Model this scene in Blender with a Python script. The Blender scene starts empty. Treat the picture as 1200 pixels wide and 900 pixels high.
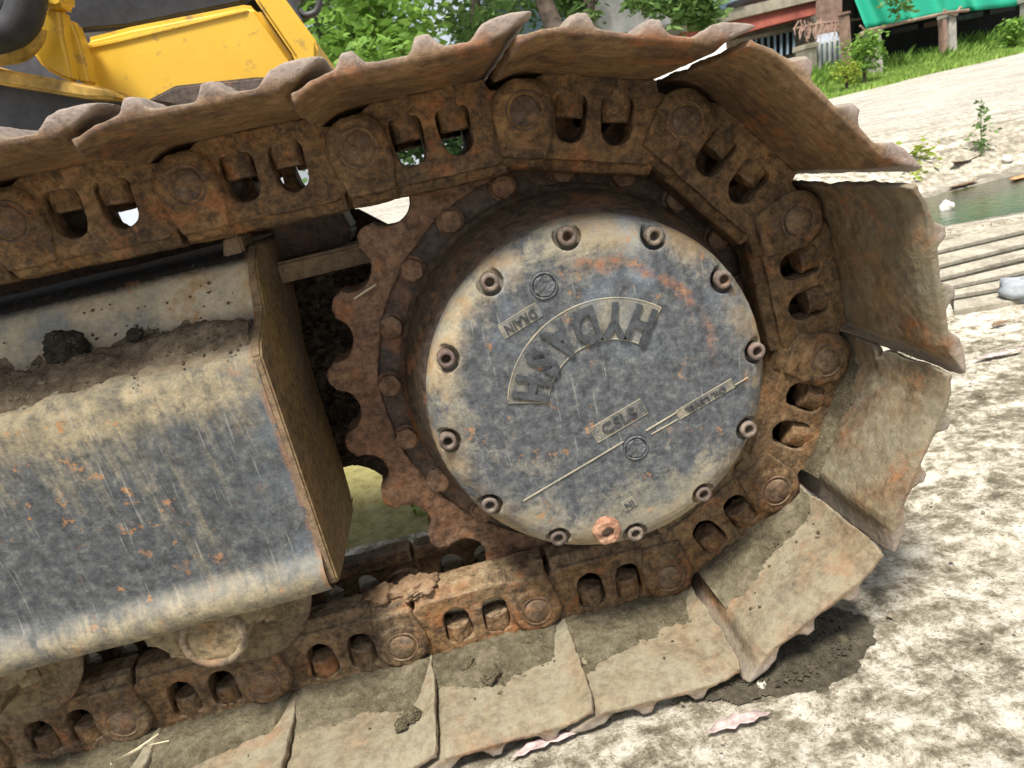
import bpy, bmesh, math, random
import numpy as np
from mathutils import Vector, Matrix, noise
random.seed(7); np.random.seed(7)
S = bpy.context.scene
COL = S.collection
PI = math.pi

# ------------------------------------------------------------------ camera, world, sun, exposure
# "Track space": x along the crawler track, y away from the camera, z square to the track shoes, origin on
# the sprocket axle. SLOPE would tilt the machine's ground against the vertical.
SLOPE = 0.0
TILT = Matrix.Rotation(-SLOPE, 4, 'Y')
CAM = Vector((-.14720, -.93195, .27245))
YAW, PITCH, ROLL, FPX = .063518, .300595, .229, 820.04
_F = Vector((math.sin(YAW)*math.cos(PITCH), math.cos(YAW)*math.cos(PITCH), -math.sin(PITCH)))
_R = _F.cross(Vector((0, 0, 1))).normalized(); _U = _R.cross(_F)
RR = _R*math.cos(ROLL)-_U*math.sin(ROLL); UU = _R*math.sin(ROLL)+_U*math.cos(ROLL)
cd = bpy.data.cameras.new('camera'); cam = bpy.data.objects.new('camera', cd); COL.objects.link(cam)
cd.sensor_width = 36; cd.lens = FPX/1200*36; cd.clip_start = .02; cd.clip_end = 2000
cam.matrix_world = TILT @ Matrix(((RR.x, UU.x, -_F.x, CAM.x), (RR.y, UU.y, -_F.y, CAM.y), (RR.z, UU.z, -_F.z, CAM.z), (0, 0, 0, 1)))
cd.dof.use_dof = True; cd.dof.focus_distance = .82; cd.dof.aperture_fstop = 13.0
S.camera = cam

W = bpy.data.worlds.new('World'); S.world = W; W.use_nodes = True
SUN_EL, SUN_AZ = math.radians(66), math.radians(200)      # azimuth clockwise from +y; 180 is behind the camera
wn = W.node_tree.nodes; wl = W.node_tree.links
sky = wn.new('ShaderNodeTexSky'); sky.sky_type = 'NISHITA'; sky.sun_disc = False
sky.sun_elevation = SUN_EL; sky.sun_rotation = SUN_AZ; sky.dust_density = 4.0; sky.air_density = 1.0
bg = wn['Background']; bg.inputs[1].default_value = .075
tcw = wn.new('ShaderNodeTexCoord'); mpw = wn.new('ShaderNodeMapping'); mpw.inputs[3].default_value = (1, 1, 2.2)
ncw = wn.new('ShaderNodeTexNoise'); ncw.inputs['Scale'].default_value = 2.6; ncw.inputs['Detail'].default_value = 7; ncw.inputs['Roughness'].default_value = .6
mrw = wn.new('ShaderNodeMapRange'); mrw.inputs[1].default_value = .38; mrw.inputs[2].default_value = .62; mrw.inputs[3].default_value = .25; mrw.inputs[4].default_value = .95
mxw = wn.new('ShaderNodeMix'); mxw.data_type = 'RGBA'; mxw.inputs[7].default_value = (6.6, 6.9, 7.4, 1)
wl.new(tcw.outputs['Generated'], mpw.inputs[0]); wl.new(mpw.outputs[0], ncw.inputs['Vector']); wl.new(ncw.outputs[0], mrw.inputs[0])
wl.new(mrw.outputs[0], mxw.inputs[0]); wl.new(sky.outputs[0], mxw.inputs[6]); wl.new(mxw.outputs[2], bg.inputs[0])
sd = bpy.data.lights.new('sun', 'SUN'); so = bpy.data.objects.new('sun', sd); COL.objects.link(so)
sd.energy = 4.0; sd.angle = math.radians(13); sd.color = (1, .95, .87)
sdir = Vector((math.sin(SUN_AZ)*math.cos(SUN_EL), math.cos(SUN_AZ)*math.cos(SUN_EL), math.sin(SUN_EL)))
so.rotation_euler = sdir.to_track_quat('Z', 'Y').to_euler()
S.view_settings.view_transform = 'Standard'; S.view_settings.look = 'None'
S.view_settings.exposure = 1.0; S.view_settings.gamma = 1

# ------------------------------------------------------------------ helpers: where a point of the place lies
def ray(px, py): return (_F*FPX + RR*(px-600) - UU*(py-450))
def on_y(px, py, y):
    d = ray(px, py); return CAM + d*((y-CAM.y)/d.y)
def on_z(px, py, z):
    d = ray(px, py); return CAM + d*((z-CAM.z)/d.z)
CW = TILT @ CAM
def wray(px, py): return (TILT.to_3x3() @ ray(px, py))
def at(px, py, dist):
    d = wray(px, py); return CW + d*(dist/FPX)
def sm(a, b, x):
    t = min(1, max(0, (x-a)/(b-a))); return t*t*(3-2*t)

# ------------------------------------------------------------------ helpers: meshes and objects
def me_from(verts, faces, name='mesh', smooth=False):
    m = bpy.data.meshes.new(name); m.from_pydata([tuple(v) for v in verts], [], faces); m.validate(); m.update()
    if smooth: m.polygons.foreach_set('use_smooth', [True]*len(m.polygons))
    return m
def obj(name, mesh, mat=None, parent=None, M=None, label=None, kind=None, cat=None, group=None, col=None, tilt=True):
    o = bpy.data.objects.new(name, mesh); COL.objects.link(o)
    if mesh is not None and mat is not None:
        if len(mesh.materials) == 0: mesh.materials.append(mat)
    M = M if M is not None else Matrix.Identity(4)
    if parent is not None: o.parent = parent; o.matrix_local = M
    else: o.matrix_local = (TILT @ M) if tilt else M
    if label: o['label'] = label
    if kind: o['kind'] = kind
    if cat: o['category'] = cat
    if group: o['group'] = group
    if col: o.color = (col[0], col[1], col[2], 1)
    return o
def bm_mesh(bm, name='mesh', smooth=False):
    bmesh.ops.recalc_face_normals(bm, faces=bm.faces)
    m = bpy.data.meshes.new(name); bm.to_mesh(m); bm.free()
    if smooth: m.polygons.foreach_set('use_smooth', [True]*len(m.polygons))
    return m
def join(meshes):
    V, Fc, off = [], [], 0
    for m in meshes:
        V += [v.co.copy() for v in m.vertices]; Fc += [tuple(i+off for i in p.vertices) for p in m.polygons]; off += len(m.vertices)
    return me_from(V, Fc)
def prism(pts, y0, y1, axis='y'):
    """closed prism: outline pts in the plane square to the axis, from y0 to y1"""
    n = len(pts)
    def P(a, b, c): return {'y': (a, c, b), 'x': (c, a, b), 'z': (a, b, c)}[axis]
    V = [P(a, b, y0) for a, b in pts]+[P(a, b, y1) for a, b in pts]
    Fc = [tuple(range(n)), tuple(range(2*n-1, n-1, -1))]+[(i, i+n, (i+1) % n+n, (i+1) % n) for i in range(n)]
    bm = bmesh.new(); vs = [bm.verts.new(v) for v in V]
    for f in Fc: bm.faces.new([vs[i] for i in f])
    return bm_mesh(bm)
def bevelled(mesh, w, seg=2, smooth=False):
    bm = bmesh.new(); bm.from_mesh(mesh)
    es = [e for e in bm.edges if len(e.link_faces) == 2 and e.calc_face_angle(0) > .35]
    bmesh.ops.bevel(bm, geom=es, offset=w, segments=seg, affect='EDGES', clamp_overlap=True)
    return bm_mesh(bm, smooth=smooth)
def box(x0, x1, y0, y1, z0, z1, bev=0):
    m = prism([(x0, z0), (x1, z0), (x1, z1), (x0, z1)], y0, y1)
    return bevelled(m, bev) if bev else m
def cyl(r, a, b, n=32, axis='y', c=(0, 0), bev=0, ph=0):
    pts = [(c[0]+r*math.cos(ph+2*PI*i/n), c[1]+r*math.sin(ph+2*PI*i/n)) for i in range(n)]
    m = prism(pts, a, b, axis)
    return bevelled(m, bev) if bev else m
def lathe(prof, n=96, axis='y', close=True):
    """prof: (r, h) list from the centre outwards"""
    V, Fc = [], []
    for r, h in prof:
        for i in range(n):
            a = 2*PI*i/n; c, s = r*math.cos(a), r*math.sin(a)
            V.append({'y': (c, h, s), 'z': (c, s, h), 'x': (h, c, s)}[axis])
    for k in range(len(prof)-1):
        for i in range(n):
            j = (i+1) % n; Fc.append((k*n+i, k*n+j, (k+1)*n+j, (k+1)*n+i))
    if close:
        Fc.append(tuple(range(n))); Fc.append(tuple((len(prof)-1)*n+i for i in range(n)))
    bm = bmesh.new(); vs = [bm.verts.new(v) for v in V]
    for f in Fc: bm.faces.new([vs[i] for i in f])
    bmesh.ops.remove_doubles(bm, verts=bm.verts, dist=1e-6)
    return bm_mesh(bm, smooth=True)
def tube(pts, r, n=10):
    pts = [Vector(p) for p in pts]; V, Fc = [], []
    rs = r if isinstance(r, (list, tuple)) else [r]*len(pts)
    up = Vector((.13, .31, .94)).normalized()
    for k, p in enumerate(pts):
        t = (pts[min(k+1, len(pts)-1)]-pts[max(k-1, 0)]).normalized()
        a = t.cross(up).normalized(); b = t.cross(a).normalized()
        for i in range(n):
            g = 2*PI*i/n; V.append(p+(a*math.cos(g)+b*math.sin(g))*rs[k])
    for k in range(len(pts)-1):
        for i in range(n):
            j = (i+1) % n; Fc.append((k*n+i, k*n+j, (k+1)*n+j, (k+1)*n+i))
    Fc.append(tuple(range(n))); Fc.append(tuple((len(pts)-1)*n+i for i in range(n-1, -1, -1)))
    return me_from(V, Fc, smooth=True)
def apply_mods(mesh, fn):
    t = bpy.data.objects.new('tmp', mesh); COL.objects.link(t); fn(t)
    dg = bpy.context.evaluated_depsgraph_get(); dg.update()
    m = bpy.data.meshes.new_from_object(t.evaluated_get(dg)); bpy.data.objects.remove(t)
    return m
def remesh(mesh, vox, smooth_it=2):
    def f(t):
        r = t.modifiers.new('r', 'REMESH'); r.mode = 'VOXEL'; r.voxel_size = vox; r.use_smooth_shade = True
        if smooth_it:
            s = t.modifiers.new('s', 'SMOOTH'); s.factor = .5; s.iterations = smooth_it
    m = apply_mods(mesh, f)
    m.polygons.foreach_set('use_smooth', [True]*len(m.polygons))
    return m
def roughen(mesh, amps, seed=0):
    """push vertices along their normals by noise; amps: (amplitude, frequency) list"""
    off = Vector((seed*3.7, seed*1.3, 5)); n = len(mesh.vertices)
    co = np.empty(n*3, np.float32); mesh.vertices.foreach_get('co', co); co = co.reshape(-1, 3)
    no = np.empty(n*3, np.float32); mesh.vertices.foreach_get('normal', no); no = no.reshape(-1, 3)
    d = np.zeros(n); ns = noise.noise
    for a, f in amps:
        P = (co*f+np.array(off)).tolist(); d += a*np.array([ns(p) for p in P])
    mesh.vertices.foreach_set('co', (co+no*d[:, None]).astype(np.float32).ravel()); mesh.update(); return mesh
def curve2d(splines, y0, y1, bev=0, res=4):
    """flat filled shape with holes in the x-z plane, given depth y0..y1"""
    c = bpy.data.curves.new('c', 'CURVE'); c.dimensions = '2D'; c.fill_mode = 'BOTH'
    c.extrude = (y1-y0)/2-bev; c.bevel_depth = bev; c.bevel_resolution = 1; c.offset = -bev
    for sp in splines:
        s = c.splines.new('POLY'); s.points.add(len(sp)-1); s.use_cyclic_u = True
        for p, q in zip(s.points, sp): p.co = (q[0], q[1], 0, 1)
    m = apply_mods(c, lambda t: None); bpy.data.curves.remove(c)
    R = Matrix.Rotation(PI/2, 4, 'X'); R.translation = (0, (y0+y1)/2, 0)
    m.transform(R); return m
def arc(cx, cz, r, a0, a1, n):
    return [(cx+r*math.cos(math.radians(a0+(a1-a0)*i/n)), cz+r*math.sin(math.radians(a0+(a1-a0)*i/n))) for i in range(n+1)]

# ------------------------------------------------------------------ materials
class NT:
    def __init__(s, name):
        s.m = bpy.data.materials.new(name); s.m.use_nodes = True; s.t = s.m.node_tree; s.n = s.t.nodes
        s.b = s.n['Principled BSDF']
    def N(s, typ, ins=None, **kw):
        n = s.n.new('ShaderNode'+typ)
        for k, v in kw.items(): setattr(n, k, v)
        for k, v in (ins or {}).items():
            i = n.inputs[k]
            if hasattr(v, 'is_linked') or hasattr(v, 'links'): s.t.links.new(v, i)
            else: i.default_value = v
        return n
    def noise(s, vec, scale, detail=4, rough=.6, dist=0):
        return s.N('TexNoise', {'Vector': vec, 'Scale': scale, 'Detail': detail, 'Roughness': rough, 'Distortion': dist}).outputs[0]
    def math(s, op, a, b=0, c=0, clamp=False):
        n = s.N('Math', {0: a, 1: b, 2: c}, operation=op); n.use_clamp = clamp; return n.outputs[0]
    def rng(s, v, a, b, c=0, d=1):
        return s.N('MapRange', {'Value': v, 'From Min': a, 'From Max': b, 'To Min': c, 'To Max': d}).outputs[0]
    def mix(s, f, a, b, mode='MIX'):
        n = s.n.new('ShaderNodeMix'); n.data_type = 'RGBA'; n.blend_type = mode
        for i, v in ((0, f), (6, a), (7, b)):
            if hasattr(v, 'links'): s.t.links.new(v, n.inputs[i])
            else: n.inputs[i].default_value = v if i == 0 else (tuple(v)+(1,))[:4]
        return n.outputs[2]
    def ramp(s, f, stops):
        n = s.N('ValToRGB', {0: f}); e = n.color_ramp.elements
        while len(e) < len(stops): e.new(.5)
        for x, (p, c) in zip(e, stops): x.position = p; x.color = tuple(c)+(1,)
        return n.outputs[0]
    def out(s, col=None, rough=.8, bump=None, dist=.002, strength=1, metal=0, spec=.3):
        L = s.t.links
        for v, k in ((col, 'Base Color'), (rough, 'Roughness'), (metal, 'Metallic'), (spec, 'Specular IOR Level')):
            if v is None: continue
            if hasattr(v, 'links'): L.new(v, s.b.inputs[k])
            else: s.b.inputs[k].default_value = v if not isinstance(v, tuple) else v+(1,)
        if bump is not None:
            b = s.N('Bump', {'Height': bump, 'Distance': dist, 'Strength': strength}); L.new(b.outputs[0], s.b.inputs['Normal'])
        return s.m
def coords(t, kind='Object', rnd=True):
    tc = t.N('TexCoord').outputs[kind]
    if not rnd: return tc
    oi = t.N('ObjectInfo').outputs['Random']
    k = t.math('MULTIPLY', oi, 40)
    return t.N('VectorMath', {0: tc, 1: k}, operation='ADD').outputs[0]
def rust(name, cols, orange=(.30, .11, .035), dust=(.36, .31, .23), wear=(.16, .12, .12), dust_amt=.25, up=.5, rough=.75,
         scale=1.0, bump=.0016, mott=1.0, outer=None):
    """corroded steel: object colour R adds dust, G adds orange rust, B adds green-grey scale"""
    t = NT(name); v = coords(t); oc = t.N('SeparateColor', {0: t.N('ObjectInfo').outputs['Color']})
    n1 = t.noise(v, 9*scale, 5, .62, .4); n2 = t.noise(v, 38*scale, 6, .7); n3 = t.noise(v, 210*scale, 4, .7)
    n4 = t.noise(v, 85*scale, 9, .8, .2)
    sv = t.N('Mapping', {0: v, 3: (22*scale, 120*scale, 120*scale)}).outputs[0]; n5 = t.noise(sv, 1, 5, .7)
    base = t.ramp(t.math('ADD', t.math('MULTIPLY', n1, .42), t.math('ADD', t.math('MULTIPLY', n4, .38), t.math('MULTIPLY', n5, .2))),
                  [(.38, cols[0]), (.47, cols[1]), (.54, cols[2]), (.62, cols[3])])
    # orange bloom
    o = t.noise(v, 17*scale, 6, .72, .3)
    of = t.math('MULTIPLY', t.rng(o, .55, .64), t.math('ADD', .45, oc.outputs[1]), clamp=True)
    c = t.mix(of, base, orange)
    # green-grey scale patches (painted remains / algae)
    g = t.noise(v, 6*scale, 4, .6)
    c = t.mix(t.math('MULTIPLY', t.rng(g, .42, .62), oc.outputs[2], clamp=True), c, (.15, .15, .10))
    # wear on edges
    geo = t.N('NewGeometry'); pt = geo.outputs['Pointiness']
    w = t.rng(pt, .515, .58); c = t.mix(t.math('MULTIPLY', w, .4), c, wear)
    if outer:
        zl = t.N('SeparateXYZ', {0: t.N('TexCoord').outputs['Object']}).outputs[2]
        c = t.mix(t.math('MULTIPLY', t.rng(zl, .053, .064), t.rng(n4, .3, .6, .5, .95), clamp=True), c, outer)
    # dust in patches; on up-facing tops its pale tone also paints the lit look
    nz = t.N('SeparateXYZ', {0: geo.outputs['Normal']}).outputs[2]
    d1 = t.noise(v, 13*scale, 6, .7, .5)
    df = t.math('MULTIPLY', t.rng(d1, .40, .60), t.math('ADD', dust_amt, oc.outputs[0]))
    df = t.math('ADD', df, t.math('MULTIPLY', t.rng(nz, .25, .95), up))
    df = t.math('MULTIPLY', df, t.rng(n4, .38, .58, 1-.65*mott, 1.1), clamp=True)
    dc = t.mix(n3, dust, tuple(x*.72 for x in dust))
    c = t.mix(t.math('MULTIPLY', df, .92), c, dc)
    c = t.mix(t.rng(n4, .34, .56, .85*mott, 0), c, t.mix(.68, c, (0, 0, 0)))
    sp = t.noise(v, 480*scale, 2, .5)
    c = t.mix(t.rng(sp, .70, .75), c, t.mix(.35, c, (.5, .42, .32)))
    h = t.math('ADD', t.math('MULTIPLY', n4, 1.1), t.math('MULTIPLY', n3, .4))
    vo = t.N('TexVoronoi', {'Vector': v, 'Scale': 150*scale}).outputs[0]
    h = t.math('ADD', h, t.math('MULTIPLY', t.rng(vo, 0, .35), .25))
    return t.out(c, t.rng(df, 0, 1, rough-.12, .92), h, bump, 1, 0, .35)

R_LINK = rust('rusty_link_steel', [(.030, .018, .011), (.085, .046, .020), (.17, .090, .034), (.27, .155, .062)], dust=(.31, .235, .14), dust_amt=.14, up=.5)
R_SHOE = rust('rusty_shoe_steel', [(.05, .030, .018), (.12, .068, .034), (.20, .12, .056), (.28, .18, .09)], dust=(.275, .25, .175), wear=(.26, .19, .18), dust_amt=.0, up=.5, mott=.4, outer=(.31, .255, .225))
R_SPR = rust('rusty_sprocket_steel', [(.055, .028, .016), (.13, .066, .036), (.21, .11, .06), (.27, .16, .09)], dust=(.25, .185, .12), dust_amt=.3, up=.35)
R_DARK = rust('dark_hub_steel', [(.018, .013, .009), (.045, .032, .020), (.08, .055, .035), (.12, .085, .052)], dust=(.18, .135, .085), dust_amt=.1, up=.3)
R_ROLL = rust('dusty_roller_steel', [(.06, .043, .025), (.13, .095, .05), (.20, .15, .08), (.27, .20, .11)], dust=(.29, .235, .14), dust_amt=.3, up=.3)
R_MUDDY = rust('mud_caked_bolt', [(.04, .028, .018), (.09, .06, .035), (.14, .10, .055), (.20, .145, .085)], dust=(.25, .19, .12), dust_amt=.25, up=.4, bump=.003)

def mat_cover(name='worn_blue_grey_cover_paint', extra=0.0):
    t = NT(name); v = t.N('TexCoord').outputs['Object']
    x = t.N('SeparateXYZ', {0: v})
    n1 = t.noise(v, 9, 9, .74, .5); n2 = t.noise(v, 75, 9, .82); n3 = t.noise(v, 320, 5, .7)
    base = t.ramp(n2, [(.38, (.036, .040, .045)), (.47, (.070, .077, .085)), (.55, (.105, .113, .12)), (.68, (.22, .22, .20))])
    # dust: thicker near the rim and in the lower part
    r = t.math('SQRT', t.math('ADD', t.math('POWER', x.outputs[0], 2), t.math('POWER', x.outputs[2], 2)))
    rim = t.math('MULTIPLY', t.rng(r, .14, .2, 0, .32), t.rng(t.noise(v, 7, 4, .6), .38, .60, .15, 1.15)); low = t.rng(x.outputs[2], -.04, -.17, 0, .36); lft = t.rng(x.outputs[0], -.05, -.19, 0, .22)
    up = t.rng(x.outputs[2], .10, .17, 0, .2)
    k = t.math('ADD', t.math('ADD', rim, t.math('MULTIPLY', low, 1.3)), t.math('ADD', lft, up))
    thr = t.math('ADD', t.math('ADD', t.math('MULTIPLY', n1, 1.15), t.math('MULTIPLY', n2, .30)), t.math('MULTIPLY', k, .55))
    thr = t.math('ADD', thr, t.math('MULTIPLY', t.math('SUBTRACT', t.noise(v, 28, 9, .8), .5), .55))
    df = t.rng(t.math('ADD', thr, extra), .83, 1.04)
    dcol = t.ramp(t.noise(v, 20, 5, .6), [(.35, (.19, .18, .15)), (.5, (.28, .25, .175)), (.6, (.37, .33, .235)), (.7, (.31, .235, .13))])
    c = t.mix(t.math('MULTIPLY', df, .86, clamp=True), base, dcol)
    # the worn top shows pale blue primer
    bl = t.math('MULTIPLY', t.rng(t.noise(v, 14, 4, .6), .5, .66), t.rng(x.outputs[2], .02, .12), clamp=True)
    c = t.mix(t.math('MULTIPLY', bl, .5), c, (.21, .26, .33))
    # ochre stain near the lower right rim
    oc = t.math('MULTIPLY', t.rng(r, .16, .2), t.rng(t.noise(v, 16, 4, .7), .44, .58), clamp=True)
    c = t.mix(t.math('MULTIPLY', oc, .65), c, (.34, .22, .10))
    # orange streak: an arc round the upper face
    ang = t.math('ARCTAN2', t.math('SUBTRACT', x.outputs[2], .02), x.outputs[0])
    rr = t.math('SQRT', t.math('ADD', t.math('POWER', x.outputs[0], 2), t.math('POWER', t.math('SUBTRACT', x.outputs[2], .02), 2)))
    wob = t.math('MULTIPLY', t.math('SUBTRACT', t.noise(v, 26, 5, .7), .5), .045)
    band = t.math('ABSOLUTE', t.math('SUBTRACT', t.math('ADD', rr, wob), .132))
    st = t.math('MULTIPLY', t.rng(band, .010, .001), t.math('MULTIPLY', t.rng(ang, -.15, .25), t.rng(ang, 1.75, 1.45)), clamp=True)
    c = t.mix(t.math('MULTIPLY', st, t.math('MULTIPLY', t.rng(n2, .36, .56), t.rng(t.noise(v, 19, 5, .7), .40, .56)), clamp=True), c, (.30, .13, .065))
    # orange bloom and pits
    o = t.rng(t.noise(v, 34, 6, .75), .62, .68); c = t.mix(t.math('MULTIPLY', o, .75), c, (.38, .19, .08))
    sc = t.noise(t.N('Mapping', {0: v, 3: (260, 30, 20)}).outputs[0], 1, 3, .6)
    c = t.mix(t.rng(sc, .64, .72, 0, .3), c, (.42, .42, .38))
    c = t.mix(t.rng(n3, .3, .66, .5, 0), c, t.mix(.45, c, (.02, .02, .02)))
    h = t.math('ADD', t.math('MULTIPLY', n2, .7), t.math('MULTIPLY', n3, .5))
    return t.out(c, t.rng(df, 0, 1, .55, .9), h, .0014, 1, 0, .35)
COVER = mat_cover()
COVER_D = mat_cover('dusty_recess_of_cover', .22)
COVER_P = mat_cover('rubbed_rim_of_cover', .6)

def mat_guard():
    t = NT('scratched_dark_grey_frame_paint'); v = t.N('TexCoord').outputs['Object']; x = t.N('SeparateXYZ', {0: v})
    X, Y, Z = x.outputs
    u = t.math('ADD', X, t.math('MULTIPLY', Z, .12))
    sv = t.N('CombineXYZ', {0: t.math('MULTIPLY', u, 34), 1: Y, 2: t.math('MULTIPLY', Z, 2.2)}).outputs[0]
    s1 = t.noise(sv, 1, 7, .7, .6); s2 = t.noise(t.N('VectorMath', {0: sv, 1: (4.2, 4.2, 4.2)}, operation='MULTIPLY').outputs[0], 1, 5, .7)
    n1 = t.noise(v, 7, 8, .7, .3); n2 = t.noise(v, 65, 9, .82); n3 = t.noise(v, 300, 5, .7)
    base = t.ramp(n2, [(.36, (.028, .031, .034)), (.46, (.054, .060, .065)), (.55, (.09, .097, .10)), (.66, (.18, .178, .155))])
    k = t.math('ADD', t.rng(Z, .0, .10, 0, .15), t.rng(Z, .08, .135, 0, .38))
    k2 = t.rng(Z, -.10, -.13, 0, .3)
    kx = t.rng(X, -.75, -.38, -.04, .05)
    thr = t.math('ADD', t.math('ADD', t.math('MULTIPLY', s1, .6), t.math('MULTIPLY', n1, .5)), t.math('ADD', t.math('MULTIPLY', s2, .34), t.math('ADD', t.math('ADD', k, k2), kx)))
    df = t.math('MULTIPLY', t.rng(thr, .79, 1.02), t.rng(n2, .38, .56, .3, 1), clamp=True)
    dcol = t.ramp(t.noise(v, 26, 6, .7), [(.35, (.19, .165, .115)), (.5, (.30, .25, .155)), (.62, (.38, .32, .21)), (.72, (.40, .27, .12))])
    c = t.mix(df, base, dcol)
    # pale band along the folded lower lip and the right edge
    sc = t.math('MULTIPLY', t.rng(t.math('ABSOLUTE', t.math('SUBTRACT', Z, -.118)), .02, .004), t.rng(n1, .35, .6), clamp=True)
    c = t.mix(t.math('MULTIPLY', sc, .45), c, (.30, .29, .25))
    blu = t.math('MULTIPLY', t.rng(X, -.44, -.37), t.rng(t.noise(v, 20, 5, .7), .45, .58), clamp=True)
    c = t.mix(t.math('MULTIPLY', blu, .35), c, (.15, .18, .22))
    # lit strip painted in dust tones above the ledge, chain shade painted black on top
    lit_strip = t.math('MULTIPLY', t.rng(Z, .165, .185), t.rng(Y, -.110, -.095), clamp=True)
    c = t.mix(t.math('MULTIPLY', lit_strip, t.math('MULTIPLY', t.rng(n1, .3, .6, .55, .95), t.rng(n2, .38, .52, .7, 1)), clamp=True), c, t.ramp(t.noise(v, 11, 5, .65), [(.38, (.26, .28, .28)), (.48, (.44, .39, .29)), (.56, (.57, .49, .35)), (.64, (.46, .31, .16))]))
    chain_shade = t.rng(t.math('ADD', Y, t.math('MULTIPLY', t.math('SUBTRACT', n2, .5), .02)), -.056, -.044)
    c = t.mix(chain_shade, c, (.022, .018, .014))
    # orange flecks
    o = t.noise(v, 44, 5, .7); o2 = t.noise(v, 6, 3, .6)
    of = t.math('MULTIPLY', t.rng(o, .60, .65), t.rng(o2, .44, .56), clamp=True)
    c = t.mix(t.math('MULTIPLY', of, .85), c, (.42, .20, .07))
    ed = t.math('MULTIPLY', t.rng(X, -.373, -.363), t.rng(t.noise(v, 30, 4, .7), .42, .5), clamp=True)
    c = t.mix(t.math('MULTIPLY', ed, .8), c, (.40, .19, .07))
    # fine scratches
    s3 = t.noise(t.N('Mapping', {0: v, 3: (300, 40, 14), 2: (0, -.12, 0)}).outputs[0], 1, 3, .6)
    c = t.mix(t.rng(s3, .64, .72, 0, .35), c, (.40, .40, .37))
    c = t.mix(t.rng(n3, .3, .66, .5, 0), c, t.mix(.45, c, (.02, .02, .02)))
    h = t.math('ADD', t.math('MULTIPLY', n2, .5), t.math('MULTIPLY', n3, .5))
    return t.out(c, t.rng(df, 0, 1, .62, .92), h, .0014, 1, 0, .3)
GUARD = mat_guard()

def mat_soil(name, a, b, c_, scale=1, bump=.004):
    t = NT(name); v = coords(t)
    n1 = t.noise(v, 14*scale, 6, .7); n2 = t.noise(v, 90*scale, 6, .75); n3 = t.noise(v, 400*scale, 3, .6)
    c = t.ramp(t.math('ADD', t.math('MULTIPLY', n1, .5), t.math('MULTIPLY', n2, .5)), [(.35, a), (.5, b), (.64, c_)])
    c = t.mix(t.rng(n3, .66, .72), c, (.42, .38, .30))
    return t.out(c, .95, t.math('ADD', n2, t.math('MULTIPLY', n3, .4)), bump, 1, 0, .15)
MUD = mat_soil('dried_brown_mud', (.05, .036, .023), (.14, .108, .072), (.26, .21, .145))
MUD_GREY = mat_soil('grey_brown_track_mud', (.045, .037, .022), (.115, .098, .062), (.21, .18, .12), 1.0, .006)
MUD_SLOT_DARK = mat_soil('dark_mud_and_slot_shade', (.012, .012, .009), (.03, .028, .02), (.06, .052, .036))
MUD_PALE = mat_soil('pale_dust_layer', (.16, .125, .08), (.26, .21, .14), (.36, .31, .22))
WETGRAVEL = mat_soil('wet_gravelly_mud', (.03, .026, .017), (.075, .065, .045), (.13, .115, .08), 1.4, .006)

def plain(name, col, rough=.6, n=.25, metal=0, spec=.4, bump=.001, scale=30):
    t = NT(name); v = coords(t); a = t.noise(v, scale, 5, .65)
    c = t.mix(t.rng(a, .35, .65), tuple(x*(1-n) for x in col), tuple(min(1, x*(1+n)) for x in col))
    return t.out(c, rough, a, bump, 1, metal, spec)
def yellow_paint():
    t = NT('dusty_yellow_machine_paint'); v = coords(t, rnd=False)
    n1 = t.noise(v, 3, 5, .65); n2 = t.noise(v, 24, 6, .7)
    c = t.mix(t.rng(n1, .35, .65), (.56, .33, .025), (.66, .41, .04))
    c = t.mix(t.rng(n2, .56, .68, 0, .75), c, (.20, .13, .06))
    return t.out(c, .38, n2, .0008, 1, 0, .5)
YELLOW = yellow_paint()
DIRTY_YELLOW = plain('dirty_yellow_paint', (.42, .26, .06), .6, .6, scale=18)
BLACK = plain('black_machine_paint', (.018, .018, .02), .42, .3)
RUBBER = plain('black_rubber_hose', (.02, .02, .022), .6, .4)
DARKGREY = plain('dark_grey_steel', (.045, .045, .05), .55, .3)

# ================================================================== THE EXCAVATOR
EX = obj('excavator', None, label='yellow crawler excavator with a rusty track wrapped round its sprocket and round grey drive cover', cat='excavator')
PITCH_L = .19
NT_ = 21
RP = PITCH_L/2/math.sin(PI/10.5)
A0 = 1.605317
def pinpos(k):
    """pin centres (x, z) in chain order: k<0 top run going left, 0..5 round the sprocket, k>5 bottom run going left"""
    if k <= 0: return Vector((RP*math.cos(A0)+k*PITCH_L, RP*math.sin(A0)+.0008*k*k))
    if k <= 5: a = A0-k*2*PI/10.5; return Vector((RP*math.cos(a), RP*math.sin(a)))
    p = Vector((-.132, -.3125)); n = k-6
    return Vector((p.x-n*PITCH_L, p.y+.0012*min(n, 2)))
K0, K1 = -6, 11

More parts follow.
